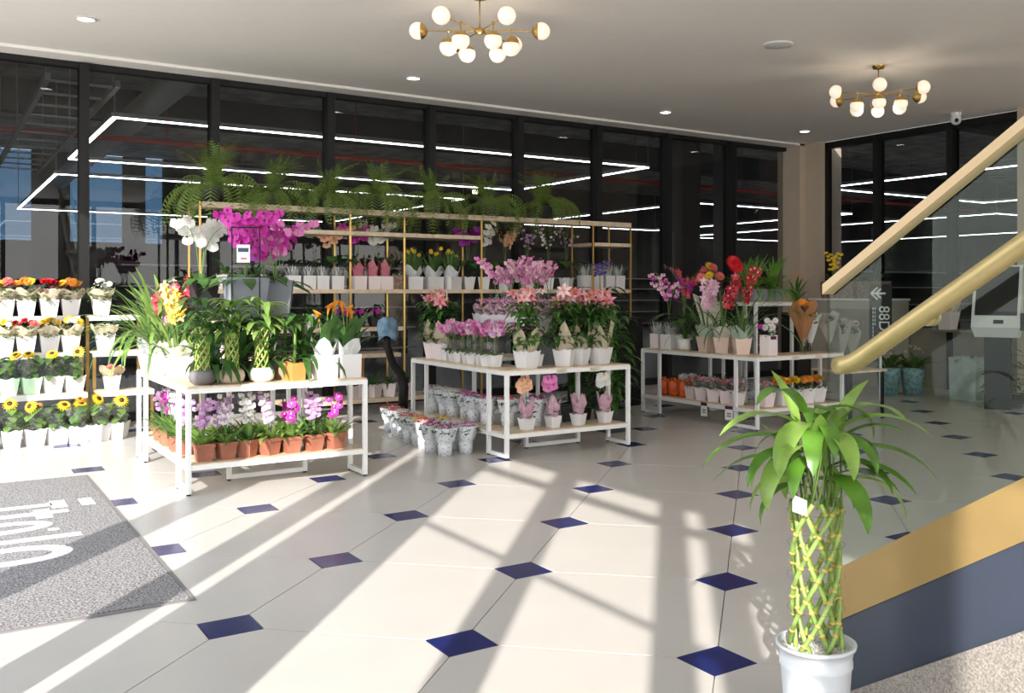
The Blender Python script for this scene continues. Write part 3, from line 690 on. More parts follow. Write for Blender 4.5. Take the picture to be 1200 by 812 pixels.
def b_cymb(cols, wm, nl=16, ns=2, hh=.45, ll=.55, pot=M_pp, lm=M_leaf, nf=8, strapw=.028):
    def f(R):
        P = [pot_sq(.165, .165, pot), wrap(.155, .16, .13, wm, .5, 1.5, rnd=R)]
        ks = [LM('st%s%d%.2f%.3f' % (lm.name, i, ll, strapw), ll, strapw, 84 - 6 * i, 25 - 45 * i, lm, 7, 's', .25, 10) for i in range(3)]
        P += cyl_leafs(ks, nl, R, .05, .15, (.6, 1.1), tilt=10)
        for k in range(ns): P += spray(0, cols, nf, R, 14, CAMAZ + R.uniform(-80, 80), hh * R.uniform(.85, 1.1), .15, .5, spread=.035, r=.004, curve=35)
        return P
    return f
def b_calla(R):
    P = [pot_sq(.155, .18, M_pw, False, .97), wrap(.15, .16, .16, M_tiss, .6, 1.35, rnd=R, n=16)]
    ks = [LM('cal%d' % i, .36, .085, 80 - 8 * i, 35 - 40 * i, M_leafd, 6, 'o', .25) for i in range(3)]
    P += cyl_leafs(ks, 9, R, .02, .17, (.75, 1.1))
    cm = MB(); n = 8; v = []; f = []
    for j, (r, z) in enumerate(((.006, 0), (.010, .03), (.02, .055), (.032, .07))):
        for i in range(n): a = 2 * pi * i / n; v.append((r * cos(a) - (0), r * sin(a), z + (.03 * cos(a) if j == 3 else 0)))
    for j in range(3): f += [(j * n + i, j * n + (i + 1) % n, (j + 1) * n + (i + 1) % n, (j + 1) * n + i) for i in range(n)]
    me = MB().add((v, f)).add(tube([(0, 0, .03), (0, 0, .06)], .004, 5), None, 1).mesh('flower', [F_or, F_yel])
    for k in range(3):
        x, y, h_ = R.uniform(-.06, .06), R.uniform(-.05, .02), R.uniform(.42, .54)
        P.append(('flower_stem', MB().add(tube([(0, 0, .15), (x * .6, y * .6, h_ * .7), (x, y, h_)], .005, 5)).mesh('flower_stem', M_leafy), None, None, None)); P.append(('flower', me, TR(x, y, h_, R.uniform(0, 360), 12), None, None))
    return P
def frond(L_, R, m=2, pin=.07, a0=75, a1=-60, n=16, pw=.016):
    mb = MB(); x = z = 0; pts = []
    for i in range(n + 1):
        s = i / n; a = radians(a0 + (a1 - a0) * s)
        if i: x += L_ / n * cos(a); z += L_ / n * sin(a)
        pts.append((x, 0, z, math.degrees(a)))
    mb.add(tube([p[:3] for p in pts], .003, 4, .001))
    for i in range(2, n + 1):
        s = i / n; l = pin * sin(pi * min(1, s * .9 + .1)) ** .6 + .006
        for d in (1, -1): mb.add(leaf(l, pw, 10, -30, 1, 'l', 0), Matrix.Translation(pts[i][:3]) @ Matrix.Rotation(radians(-pts[i][3]), 4, 'Y') @ TR(rz=d * 68))
    return mb
FR = []
_R = random.Random(3)
for i in range(4): FR.append(frond((.50, .60, .62, .40)[i], _R, pin=(.075, .08, .075, .07)[i], a0=(88, 66, 34, 88)[i], a1=(10, -105, -118, 60)[i], n=18, pw=.022).mesh('frond', M_fern))
def b_fern(R):
    P = [('pot', MB().add(lathe([(.07, 0), (.10, .14), (.105, .15), (.095, .14)], 16)).mesh('pot', M_pblk), None, None, None)]
    for k in range(64): a = 137.5 * k + R.uniform(-15, 15); P.append(('frond', FR[(1, 2, 1, 2, 0, 1, 2, 3)[k % 8]], TR(.02 * cos(radians(a)), .02 * sin(radians(a)), .13, a, R.uniform(-8, 8), R.uniform(.75, 1.08)), None, None))
    return P
PF = [frond(.72 - .08 * i, _R, pin=.19, a0=86 - 5 * i, a1=35 - 55 * i, n=12, pw=.026).mesh('frond', M_leaf) for i in range(3)]
def b_palm(pw=.17, phh=.16, N=18, m=M_pblk, s=1.):
    def f(R):
        P = [pot_sq(pw, phh, m, False, .9)]
        for k in range(N): a = 360 * k / N * 2.3 + R.uniform(-15, 15); P.append(('frond', R.choice(PF), TR(.02 * cos(radians(a)), .02 * sin(radians(a)), phh * .85, a, R.uniform(-6, 6), R.uniform(.6, 1.0) * s), None, None))
        return P
    return f
def b_strap(N, L_, W_, m, pot, prof='l', a1=(-60, 20), a0=(60, 88), extra=None):
    def f(R):
        P = [pot]
        ks = [LM('sp%s%.2f%.2f%d' % (m.name, L_, W_, i), L_, W_, a0[1] - (a0[1] - a0[0]) / 2 * i, a1[1] - (a1[1] - a1[0]) / 2 * i, m, 6, prof, .2, 10) for i in range(3)]
        P += cyl_leafs(ks, N, R, .02, .13, (.65, 1.05))
        if extra: P += extra(R)
        return P
    return f
def ribbon(z=.1, s=1.):
    mb = MB()
    for d in (1, -1):
        mb.add(tube([(0, 0, z), (d * .04, -.005, z + .03), (d * .055, 0, z), (d * .035, 0, z - .02), (0, 0, z)], .009, 5)); mb.add(leaf(.12, .025, -60, -80, 4, 's', .1), TR(0, -.01, z, -90 + d * 20))
    return ('ribbon_bow', mb.mesh('ribbon_bow', M_tiss), TR(0, 0, 0, -35), None, None)
def b_bouquet(paper, hs, N=7, tubev=True, sc=1.):
    def f(R):
        P = [wrap(.05, .36, .10, paper, .35, 4.6, rnd=R, name='paper_cone', n=22)]
        mb = MB(); bush(mb, 50, .09, .08, .33, .06, .03, R); P.append(('foliage', mb.mesh('foliage', M_leafd), None, 'stuff', None))
        P.append(('stems', MB().add(tube([(-.01, 0, .01), (.01, 0, .34)], .006, 5)).add(tube([(.012, .01, .01), (-.01, 0, .34)], .006, 5)).mesh('stems', M_leafy), None, None, None))
        for k in range(N):
            a = 2 * pi * k / N; u = R.uniform(.2, .9); P.append(('flower', R.choice(hs), face(.08 * u * cos(a), .08 * u * sin(a), .42 + R.uniform(-.02, .03), CAMAZ + R.uniform(-50, 50), R.uniform(20, 70), 1.), None, None))
        if tubev: P.append(('vase', MB().add(lathe([(.03, 0), (.03, .16), (.028, .16)], 14)).mesh('vase', M_cello), None, None, None))
        return P
    return f
def b_silver(pot=M_pw, w=.14, h=.15, m=M_silver, hh=.12, film=True):
    def f(R):
        P = [pot_sq(w, h, pot, False, .95)]; mb = MB()
        for k in range(60):
            a = R.uniform(0, 2 * pi); r = w * .5 * sqrt(R.random()); mb.add(leaf(hh * R.uniform(.6, 1.2), .012, 85, R.uniform(40, 85), 2, 'l', .1), TR(r * cos(a), r * sin(a), h * .9, math.degrees(a)))
        P.append(('foliage', mb.mesh('foliage', m), None, 'stuff', None))
        if film: P.append(wrap(w, hh, h * .9, M_cello, .3, 1.2, rnd=R, name='cellophane'))
        return P
    return f
def b_daff(R):
    P = [pot_sq(.19, .15, M_pw, False, .95), wrap(.18, .17, .13, M_tiss, .6, 1.25, rnd=R)]
    mb = MB(); tuft(mb, 24, .34, .03, R, .14, .06, (70, 88), (30, 80), 's', 4); P.append(('foliage', mb.mesh('foliage', M_leaf), None, 'stuff', None))
    for k in range(5): P.append(('flower', H['mum_y'], face(R.uniform(-.08, .08), R.uniform(-.08, .05), .44 + R.uniform(-.04, .05), CAMAZ, R.uniform(50, 90), .8), None, None))
    return P
def b_pinkwrap(R):
    P = [pot_sq(.15, .15, M_pp, False, .95), wrap(.13, .22, .13, M_pinkw, .5, 1.2, rnd=R)]
    mb = MB(); tuft(mb, 6, .15, .04, R, .14, .03, (60, 88), (10, 70)); P.append(('foliage', mb.mesh('foliage', M_leafd), None, 'stuff', None)); return P
def b_kal(pots=M_pw, w=.15, cols=(F_lpink, F_pink), film=M_lilw, z=.12):
    def f(R):
        P = [pot_sq(w, z, pots)]; mb = MB(); bush(mb, 35, .06, .1, z, .05, .04, R); P.append(('foliage', mb.mesh('foliage', M_leaf), None, 'stuff', None))
        P.append(wrap(w * .9, .11, z * .9, film, .5, 1.3, rnd=R, name='film_wrap')); P.append(blossoms(50, .07, .07, z + .07, .012, list(cols), R)); return P
    return f

# ================================================================== LEFT ISLAND
GB = 'plants on the left island tabletop'
z = TZ
for x, y, bm, lm, nl, lab in ((1.60, 7.09, M_bowlg, M_leafd, 22, 'dark leaved lucky bamboo in a slate grey round bowl'), (1.80, 7.09, M_bowlb, M_leafy, 30, 'bright leaved lucky bamboo in a sand coloured round bowl'), (2.01, 7.09, M_bowlw, M_leafl, 22, 'lucky bamboo with open canes in a white round bowl')):
    put('bam' + bm.name, b_bamboo(bm, lm, nl), 'lucky_bamboo', lab, 'potted plant', (x, y, z), 20, GB)
def ex_kraft(R):
    ks = [LM('kb%d' % i, .16, .04, 60 - 20 * i, -40, M_leaf, 4) for i in range(3)]
    return [('stem', MB().add(tube([(0, 0, .1), (.005, 0, .42)], .012, 6)).mesh('stem', M_leafy), None, None, None)] + cyl_leafs(ks, 10, R, .01, .42) + cyl_leafs(ks, 8, R, .02, .16, (.6, .9))
M_ochre = mat('ochre_pot', (.52, .27, .07), .6)
put('kr', lambda R: [pot_sq(.12, .13, M_ochre, False, .93)] + ex_kraft(R), 'dracaena', 'single cane dracaena in a square ochre pot', 'potted plant', (2.25, 7.08, z), 15, GB)
put('kr2', lambda R: [pot_sq(.12, .14, M_kraft, False, .93)] + ex_kraft(R), 'dracaena', 'dracaena in a kraft paper box behind the ochre pot', 'potted plant', (2.22, 7.22, z), 15, GB, .98)
put('callaA', b_calla, 'calla_lily', 'orange calla lily in white square pot, left of the tabletop pair', 'potted plant', (2.475, 7.08, z), 4, GB)
put('callaB', b_calla, 'calla_lily', 'orange calla lily in white square pot at the table corner', 'potted plant', (2.66, 7.08, z), 4, GB)
for k, (x, y, rz, c, n, lab) in enumerate(((1.60, 7.86, 10, 'yel', 2, 'golden yellow orchid with strap leaves in a blush pot'), (1.57, 8.08, 60, 'red', 3, 'rose red orchid with strap leaves in blush pot on left side bench'),
                                      (1.55, 8.28, 120, 'pink', 2, 'dusty pink orchid in blush pot with white tissue'), (1.54, 8.48, 200, 'red', 2, 'deep rose orchid near the left end of the side bench'), (1.55, 8.67, 200, 'lp', 1, 'pale pink orchid at the far left end of the side bench'))):
    put('cy%d' % k, b_cymb([CY[c], CY['yelp'] if c == 'yel' else CY[c]], M_tiss if k > 1 else M_cream, 24, n, .58, .80 if k else .7, M_pp, M_leaf if k % 2 else M_leafl, 9), 'boat_orchid', lab, 'potted plant', (x, y, z), rz, 'strap leaved orchids on the left side bench')
for k, (x, y, s) in enumerate(((1.70, 7.225, 1.), (1.90, 7.225, 1.05), (2.09, 7.225, 1.05), (2.36, 7.225, 1.1))):
    put('dk%d' % k, b_strap(26, .40, .055, M_leafd, pot_sq(.115, .14, M_pblk, False), 'l', (-70, 40), (45, 90), lambda R: [('stem', MB().add(tube([(0, 0, .1), (0, 0, .4)], .012, 6)).mesh('stem', M_stem), None, None, None)] + cyl_leafs([LM('dk', .34, .05, 60, -60, M_leafd, 6)], 14, R, .01, .38, (.6, 1.))), 'dracaena', ['dark dracaena behind the slate bowl bamboo', 'dark dracaena behind the sand bowl bamboo', 'dark dracaena behind the white bowl bamboo', 'dark dracaena behind the ochre pot'][k], 'potted plant', (x, y, z), 40 * k, 'dark foliage behind the bamboos', s)
# lower shelf terracotta
tk = ['lil', 'mix', 'white', 'mix', 'mag', 'lil', 'mag']
for k, x in enumerate((1.60, 1.75, 1.90, 2.06, 2.22, 2.385, 2.55)):
    put('te' + tk[k] + str(k), b_terra(tk[k]), 'mini_orchid', '%s orchid in terracotta pot, %s from left on front lower shelf' % ({'lil': 'lilac', 'mix': 'mottled lilac', 'white': 'white', 'mag': 'magenta'}[tk[k]], ORD[k]), 'potted plant', (x, 7.06, .213), [0, 10, 45, 30, 5, 15, 20][k], 'terracotta orchids on the left island front shelf', 1.05)
for k, y in enumerate((7.42, 7.58, 7.74, 7.90, 8.06, 8.22)):
    put('te' + tk[k] + str(k), None, 'mini_orchid', 'small orchid in terracotta pot, %s from the near end of left side shelf' % ORD[k], 'potted plant', (1.55, y, .213), 40 * k, 'terracotta orchids on the left island side shelf')
for k, x in enumerate((1.7, 1.95, 2.2, 2.42)):
    put('te' + ['lil0', 'mix1', 'mag4', 'lil5'][k], None, 'mini_orchid', 'orchid in terracotta pot, %s from left in the back row' % ORD[k], 'potted plant', (x + (.05 if k == 0 else 0), 7.2, .213), 30 * k, 'terracotta orchids in the back row of front shelf')
# grey pots on the tall stand
def greypot(w=.29): return pot_sq(w, .34, M_pgrey, False, .72)
SZ = 1.17
put('gp1', b_phal(PH['mag'], 5, .62, greypot(), nf=10, lean=22), 'moth_orchid', 'large magenta moth orchid in grey pot on left of tall stand', 'potted plant', (2.02, 7.55, SZ), 0, 'moth orchids in grey pots')
put('gp2', b_phal([PH['mag'], PH['mag'], PH['pink']], 5, .68, greypot(), nf=9, lean=24), 'moth_orchid', 'magenta and pink moth orchid in grey pot on right of tall stand', 'potted plant', (2.30, 7.72, SZ), 160, 'moth orchids in grey pots', .95)
put('gp3', b_phal(PH['white'], 3, .62, pot_sq(.2, .3, M_pblk, False, .8), nf=9, lean=25), 'moth_orchid', 'white moth orchid arching left of the magenta orchids', 'potted plant', (1.80, 8.05, SZ), 200, 'moth orchids in grey pots')
put('gp4', b_phal([PH['purp'], PH['mag']], 3, .5, pot_sq(.2, .2, M_pgrey, False, .8), nf=7), 'moth_orchid', 'dark crimson purple moth orchid behind the grey pots', 'potted plant', (2.30, 8.05, SZ), 30, 'moth orchids in grey pots')
# framed price sign
t = thing('sign_holder', 'black framed stand with small white and navy price sign among orchids', 'sign', (1.97, 7.37, SZ), -25)
M_navs = mat('sign_navy', (.03, .06, .12), .5); M_rs = mat('sign_red', (.6, .03, .1), .5)
one('frame', [box(-.10, -.092, -.006, .006, 0, .72), box(.10, .108, -.006, .006, 0, .72), box(-.10, .108, -.006, .006, .71, .72), box(-.092, .10, -.006, .006, .44, .447)], M_black, t)
one('card', box(-.06, .035, -.012, -.006, .45, .585), M_white, t); one('card_header', box(-.05, .025, -.0135, -.012, .53, .56), M_navs, t); one('card_print', box(-.03, .012, -.0135, -.012, .475, .485), M_rs, t)
# ================================================================== MIDDLE ISLAND
for k, (x, y, lab) in enumerate(((4.22, 7.06, 'pink lily in white scalloped pot at the left front corner'), (4.62, 7.08, 'pink lily in white scalloped pot, second along the front'), (4.80, 7.12, 'pink lily with tall kraft paper peak, third along the front'), (5.02, 7.10, 'pink lily in white scalloped pot near the right table end'))):
    put('lily%d' % k, b_lily, 'lily_plant', lab, 'potted plant', (x + .03, y, z), [8, 40, 30, 15][k], 'pink lilies on the middle island', 1.08)
for k, (x, y, lab) in enumerate(((4.13, 8.62, 'lily in blush pot with kraft paper at the far side bench end'), (4.14, 8.42, 'lily in blush pot with kraft paper, second from far side bench end'))):
    put('lilyb%d' % k, lambda R: [pot_sq(.16, .16, M_pp) if p[0] == 'pot' else p for p in b_lily(R)], 'lily_plant', lab, 'potted plant', (x, y, z), 30, 'lilies on the middle side bench', 1.05)
for k, y in enumerate((8.24, 8.11, 7.98, 7.85, 7.72, 7.59, 7.46, 7.34)):
    put('mp%d' % (k % 3), b_miniphal([[PH['small_m'], PH['small_p']], [PH['small_p'], PH['small_l']], [PH['small_m']]][k % 3]), 'mini_orchid', 'small pink orchid in white pot, %s from far end of middle side bench' % ORD[k], 'potted plant', (4.09, y, z), 50 * k, 'mini orchids on the middle side bench')
    if k < 6: put('mp%d' % ((k + 1) % 3), b_miniphal([[PH['small_m'], PH['small_p']], [PH['small_p'], PH['small_l']], [PH['small_m']]][(k + 1) % 3]), 'mini_orchid', 'small pink orchid in the inner row, %s from far end' % ORD[k], 'potted plant', (4.24, y - .03, z), 30 * k, 'mini orchids in the inner row of side bench')
for k, x in enumerate((4.45, 4.33, 4.5)):
    if k == 0: put('mp1', None, 'mini_orchid', 'small pink orchid in white pot between front lilies', 'potted plant', (4.42, 7.2, z), 0, 'mini orchids between the lilies')
put('mp2', None, 'mini_orchid', 'small pink orchid behind the first front lily', 'potted plant', (4.30, 7.22, z), 0, 'mini orchids between the lilies')
# stand 2
for k in range(7):
    put('kal%d' % (k % 3), b_kal(), 'kalanchoe', 'pink kalanchoe in film and white pot, %s along stand front edge' % ORD[k], 'potted plant', (4.47, 8.27 - k * .145, 1.075), [0, 5, 3][k % 3], 'pink kalanchoes on the middle stand')
for k in range(3):
    put('kal%d' % (k % 3), None, 'kalanchoe', 'pink kalanchoe in white pot, %s along the stand near end' % ORD[k], 'potted plant', (4.62 + k * .14, 7.40, 1.075), 4, 'pink kalanchoes on the stand near end')
for k in range(9):
    r, c = divmod(k, 3)
    put('tp%d' % (k % 3), b_miniphal([[PH['small_m'], PH['small_p']], [PH['small_p']], [PH['small_m'], PH['small_p']]][k % 3], 4, .50), 'mini_orchid', 'tall pink orchid in white pot, %s on the middle stand, counted from far left' % ORD[k], 'potted plant', (4.63 + c * .14, 8.25 - r * .26, 1.075), 40 * k, 'tall pink orchids on the middle stand', 1.1)
# lower shelf of middle island
for k, (x, hd, lab) in enumerate(((4.26, PH['peach'], 'peach orchid in small white pot under the middle tabletop'), (4.53, PH['pink'], 'pink orchid in small white pot under the middle tabletop'), (4.80, PH['purp'], 'fading orchid in small white pot with lilac film'), (5.09, PH['white'], 'white orchid in small white pot on middle lower shelf'))):
    def bb(R, hd=hd, k=k):
        P = [pot_sq(.115, .105, M_pw), wrap(.10, .2, .09, M_lilw, .55, 1.4, rnd=R, name='film_wrap')]
        P += cyl_leafs([LM('sl', .14, .05, 60, -10, M_leafd, 3, 'o')], 4, R, .01, .1)
        if k != 2: P += spray(0, hd, 6, R, 8, 200, .36, .1, .7, spread=.03, curve=50)
        return P
    put('low%d' % k, bb, 'small_orchid', lab, 'potted plant', (x, 7.08, .213), [10, 5, 20, 8][k], 'small orchids on the middle lower shelf')
FC = [[F_red, F_coral], [F_cream, F_white, F_lpink], [F_mag, F_dred], [F_or, F_yel], [F_pink, F_mag]]
fb = [b_floral(c) for c in FC]
for k, (x, y, c) in enumerate(((4.12, 8.62, 1), (4.14, 8.42, 1), (4.12, 8.2, 1), (4.16, 8.0, 4), (4.12, 7.78, 2), (4.13, 7.55, 2), (4.24, 7.37, 0), (4.45, 7.24, 2))):
    put('fp%d' % c, fb[c], 'foil_kalanchoe', 'kalanchoe in floral print film, %s from far end on middle lower shelf' % ORD[k], 'potted plant', (x, y, .213), 30 * k, 'floral print pots on the middle lower shelf', 1.0)
FPN = []
for k, (x, y, c) in enumerate(((3.82, 9.00, 0), (3.80, 8.77, 0), (3.76, 8.53, 1), (3.72, 8.30, 0), (3.70, 8.07, 3), (3.66, 7.85, 0), (3.62, 7.62, 2), (3.85, 7.42, 4), (3.64, 7.40, 2), (3.84, 7.66, 1), (3.86, 7.9, 3))):
    put('fp%d' % c, fb[c], 'foil_kalanchoe', '%s kalanchoe in floral print film on floor, %s' % (['red', 'cream', 'magenta', 'orange', 'pink'][c], ['at the far left end', 'second from far end', 'third from far end', 'fourth from far end', 'beside the bench middle', 'sixth from far end', 'near front of the cluster', 'nearest the bench leg', 'foremost in the cluster', 'behind the foremost pots', 'against the side bench'][k]), 'potted plant', (x, y, 0), 40 * k, 'floral print pots on the floor', 1.02)
# ================================================================== RIGHT ISLAND
put('r1', b_silver(M_pp, .13, .17, M_silver, .16), 'silver_plant', 'silvery plant under film in blush square pot at far bench end', 'potted plant', (7.03, 8.72, z), 10, 'right island side bench')
put('r2', b_silver(M_pw, .16, .17, M_silver, .16), 'silver_plant', 'silvery plant under film in white square pot', 'potted plant', (7.03, 8.50, z), 10, 'right island side bench')
WR = lambda m: pot_round([(.05, 0), (.068, .02), (.075, .13), (.07, .128)], m, .07, .12)
put('r3', b_strap(14, .22, .035, M_leafd, WR(M_bowlw)), 'leafy_plant', 'small dark leafy plant in round white pot', 'potted plant', (7.02, 8.22, z), 0, 'right island side bench')
put('r4', b_strap(10, .2, .03, M_leaf, pot_sq(.11, .12, M_pblk, False)), 'leafy_plant', 'leafy plant in small black pot beside round white pot', 'potted plant', (7.06, 8.06, z), 0, 'right island side bench')
put('r5', b_phal([PH['small_mag'], PH['small_p']], 6, .52, pot_sq(.14, .16, M_pw), nf=9, leaves=False), 'moth_orchid', 'purple and pink small flowered orchid behind the silvery plants', 'potted plant', (7.12, 8.62, z), 0, 'right island side bench', 1.1)
put('r6', b_phal([PH['purp'], PH['small_mag'], CY['red']], 5, .6, pot_sq(.14, .16, M_pw), nf=8), 'moth_orchid', 'dark purple and red orchid behind round white pot', 'potted plant', (7.13, 8.36, z), 90, 'right island side bench', 1.1)
for k, (y, c, lab) in enumerate(((7.86, [CY['lp']], 'pale pink orchid in rose beige pot with sage tissue'), (7.60, [CY['dred'], CY['red']], 'red orchid in rose beige pot with cream tissue'), (7.32, [CY['dred']], 'red flowered plant with tall stems in rose beige pot nearest corner'))):
    put('rb%d' % k, b_cymb(c, [M_sage, M_cream, M_sage][k], 8 + 5 * k, 3, .66, .80, M_ppk, M_leaf, 9, .022), 'boat_orchid', lab, 'potted plant', (7.03, y, z), 30 * k, 'rose beige pots on the right island', 1.08)
put('gb', b_heads([H['gerb_c'], H['gerb_c'], H['gerb_y']], 7, .11, .52, M_pw, .34, M_cream, .05, M_leaf, .2, fs=.05, leafn=30, flare=1.7), 'gerbera_bouquet', 'coral and yellow gerberas rising behind the rose beige pots', 'flowers', (7.22, 8.02, z), 0, 'gerberas on the right island', 1.35)
put('gr', b_heads([H['gerb_r']], 4, .05, .58, M_pw, None, None, .05, M_leaf, .2, leafn=20, pw=.12), 'gerbera_bouquet', 'big red gerberas rising above the red orchid', 'flowers', (7.21, 7.62, z), 0, 'gerberas on the right island', 1.35)
def b_vasebox(R):
    P = [pot_sq(.13, .21, M_pp, False, 1.0)]; mb = MB(); bush(mb, 30, .08, .1, .2, .06, .03, R); P.append(('foliage', mb.mesh('foliage', M_leaf), None, 'stuff', None))
    for k, (x, y, zz, h_, s_) in enumerate(((0, -.03, .33, 'mum_w', 1), (-.05, 0, .29, 'mum_w', 1), (.06, 0, .29, 'mum_w', 1), (0, -.05, .25, 'mum_w', 1), (.05, -.05, .36, 'mum_w', .9), (-.05, -.03, .36, 'mum_w', .9), (.10, 0, .33, 'mum_m', .9), (-.12, 0, .30, 'mum_m', 1), (.09, .0, .24, 'mum_m', .8))):
        P.append(('flower', H[h_], face(x, y, zz, CAMAZ + 10, 75, s_), None, None))
    P.append(('label_card', MB().add(box(-.04, .04, -.068, -.0655, .09, .2)).mesh('label_card', M_white, False), None, None, None)); P.append(('label_header', MB().add(box(-.04, .04, -.0695, -.068, .165, .2)).mesh('label_header', fl('plum', (.12, .01, .08)), False), None, None, None))
    return P
put('vb', b_vasebox, 'flower_box', 'white chrysanthemums in tall pink box with white label', 'flowers', (7.16, 7.06, z), 0)
put('bq1', b_bouquet(M_brown, [H['gerb_o'], H['gerb_o'], H['gerb_c']], 4), 'bouquet', 'bouquet in brown paper with orange gerbera in a clear vase', 'bouquet', (7.72, 7.1, z), 30, 'paper bouquets on the right island', 1.25)
put('bq2', b_bouquet(M_tiss, [H['mum_y'], H['mum_w']], 4), 'bouquet', 'bouquet in white paper with a yellow flower behind glass', 'bouquet', (7.92, 7.18, z), 90, 'paper bouquets on the right island', .98)
put('bq3', b_bouquet(M_greyp, [H['mum_w'], H['mum_w'], H['rose_l']], 6), 'bouquet', 'low bouquet in grey paper with white flowers behind glass', 'bouquet', (8.08, 7.06, z), 150, 'paper bouquets on the right island', .95)
put('bq4', b_bouquet(M_greyp, [H['mum_w'], H['mum_p']], 6), 'bouquet', 'grey wrapped bouquet on the low dark table, left one', 'bouquet', (8.36, 7.15, .545), 250, 'paper bouquets on the right island', 1.25)
put('bq5', b_bouquet(M_greyp, [H['mum_w'], H['mum_m']], 6), 'bouquet', 'grey wrapped bouquet on the low dark table, right one', 'bouquet', (8.62, 7.2, .545), 20, 'paper bouquets on the right island', 1.15)
for k, (x, y) in enumerate(((7.64, 7.75), (7.91, 7.74), (7.78, 8.05))):
    put('pl%d' % k, b_strap(75, .52, .034, M_palm, pot_sq(.22, .16, M_pgrey, False, .9), 'l', (-75, 45), (45, 90)), 'parlor_palm', ['drooping leafy palm in dark pot, left on the right tall stand', 'drooping leafy palm in dark pot, right on the right tall stand', 'drooping leafy palm in dark pot, behind on the right tall stand'][k], 'potted plant', (x, y, 1.29), 60 * k, 'palms on the right stand', .9)
def brom(R):
    mb = MB()
    for k in range(26): mb.add(leaf(.06, .022, 60, 20, 2, 'l', .2), TR(0, 0, .32 + k * .006, k * 137, 0, 1 - k * .02))
    return [('flower_spike', mb.mesh('flower_spike', F_or), None, None, None)]
put('brom', b_strap(18, .34, .03, M_leafd, pot_sq(.12, .13, M_pblk, False), 's', (-40, 40), (50, 85), brom), 'bromeliad', 'orange spiked bromeliad with dark strap leaves before the corner column', 'potted plant', (8.36, 7.8, 1.16), 0)
tag(one('pedestal', box(8.24, 8.48, 7.68, 7.92, 0, 1.16), M_black), 'narrow black pedestal carrying the orange bromeliad', 'pedestal')
# right island lower shelf
def b_roundfilm(R):
    P = [('pot', MB().add(lathe([(.06, 0), (.08, .03), (.085, .15), (.07, .18), (.068, .18)], 14)).mesh('pot', M_redw), None, None, None)]; P.append(blossoms(30, .07, .03, .17, .015, [F_red, F_or], R)); return P
for k, y in enumerate((8.58, 8.40, 8.22)):
    put('rf', b_roundfilm, 'wrapped_plant', 'orange red film wrapped pot, %s from far end of right shelf' % ORD[k], 'potted plant', (7.03, y, .213), 0, 'orange wrapped pots on right shelf')
for k, (x, y) in enumerate(((7.02, 8.08), (7.02, 7.91), (7.02, 7.73), (7.02, 7.55), (7.02, 7.38), (7.16, 7.10), (7.2, 7.62))):
    put('rp%d' % (k % 2), b_heads([H['rose_l'], H['rose_p']], 8, .085, .09, M_pp, None, None, .035, M_leaf, .15, film=True, leafn=60, bl=(25, .008, [F_coral, F_white])), 'rose_plant', 'small coral flowered plant in lilac white pot, %s on right lower shelf' % ORD[k], 'potted plant', (x, y, .213), 17 * k, 'small flower pots on right lower shelf')
for k, (x, y) in enumerate(((7.38, 7.08), (7.58, 7.1), (7.78, 7.1), (7.95, 7.12), (7.48, 7.24))):
    put('rm%d' % (k % 2), b_heads([H['mum_o'], H['mum_y']] if k < 4 else [H['mum_o']], 11, .09, .09, M_pw, None, None, .04, M_leaf, .15, leafn=60), 'marigold_plant', 'orange marigolds in white pot, %s from left in front lower shelf' % ORD[k], 'potted plant', (x, y, .213), 25 * k, 'marigolds on right lower shelf', 1.1)
put('wp', b_heads([H['mum_w']], 5, .09, .05, M_pw, .1, M_tiss, .04, M_leaf, .15, leafn=40), 'white_flowers', 'white wrapped pots sitting high under the right tabletop', 'potted plant', (7.2, 8.36, .213), 0, None, 1.1)
# ================================================================== RACK PLANTS
for k, (x, s) in enumerate(((2.45, 1.25), (3.05, 1.1), (3.68, 1.12), (4.30, 1.2), (4.99, 1.15), (5.72, 1.1), (6.5, 1.2))):
    put('fern%d' % (k % 3), b_fern, 'boston_fern', 'arching boston fern, %s from left on top of the rack' % ORD[k], 'potted plant', (x, 10.41, 2.31), 50 * k, 'ferns on the rack top', s)
zz = 1.43
for k, x in enumerate((3.3, 3.47, 3.62, 3.79)): put('sv', b_silver(), 'silver_plant', 'silvery plant in white box pot, %s from left on the rack shelf' % ORD[k], 'potted plant', (x, 10.45, zz), 0, 'silvery plants on the rack')
for k, x in enumerate((4.04, 4.21, 4.36)):
    put('pwr', b_pinkwrap, 'wrapped_plant', 'plant in dark pink film and blush pot, %s of three on rack shelf' % ORD[k], 'potted plant', (x, 10.42, zz), 0, 'pink film wrapped pots on the rack')
put('rk1', b_phal(PH['mag'], 2, .5, pot_sq(.15, .15, M_pw), nf=7), 'moth_orchid', 'magenta moth orchid on the rack above the pink wraps', 'potted plant', (4.10, 10.62, zz), 0, 'moth orchids on the rack', 1.)
put('rk2', b_phal(PH['white'], 3, .52, pot_sq(.15, .15, M_pw), nf=8), 'moth_orchid', 'white moth orchid on the rack left of the daffodils', 'potted plant', (4.36, 10.62, zz), 0, 'moth orchids on the rack', 1.)
put('rk3', b_phal(PH['peach'], 2, .46, pot_sq(.15, .15, M_pw), nf=6), 'moth_orchid', 'peach moth orchid on the rack above silvery plants', 'potted plant', (3.82, 10.62, zz), 0, 'moth orchids on the rack', 1.)
put('rib', lambda R: [pot_sq(.12, .16, M_wick, False, .95), ribbon(.15)] + cyl_leafs([LM('rb', .12, .04, 70, 0, M_leafd, 3)], 6, R, .02, .15), 'gift_pot', 'copper pot with a white ribbon bow on the rack', 'potted plant', (4.49, 10.38, zz), 0)
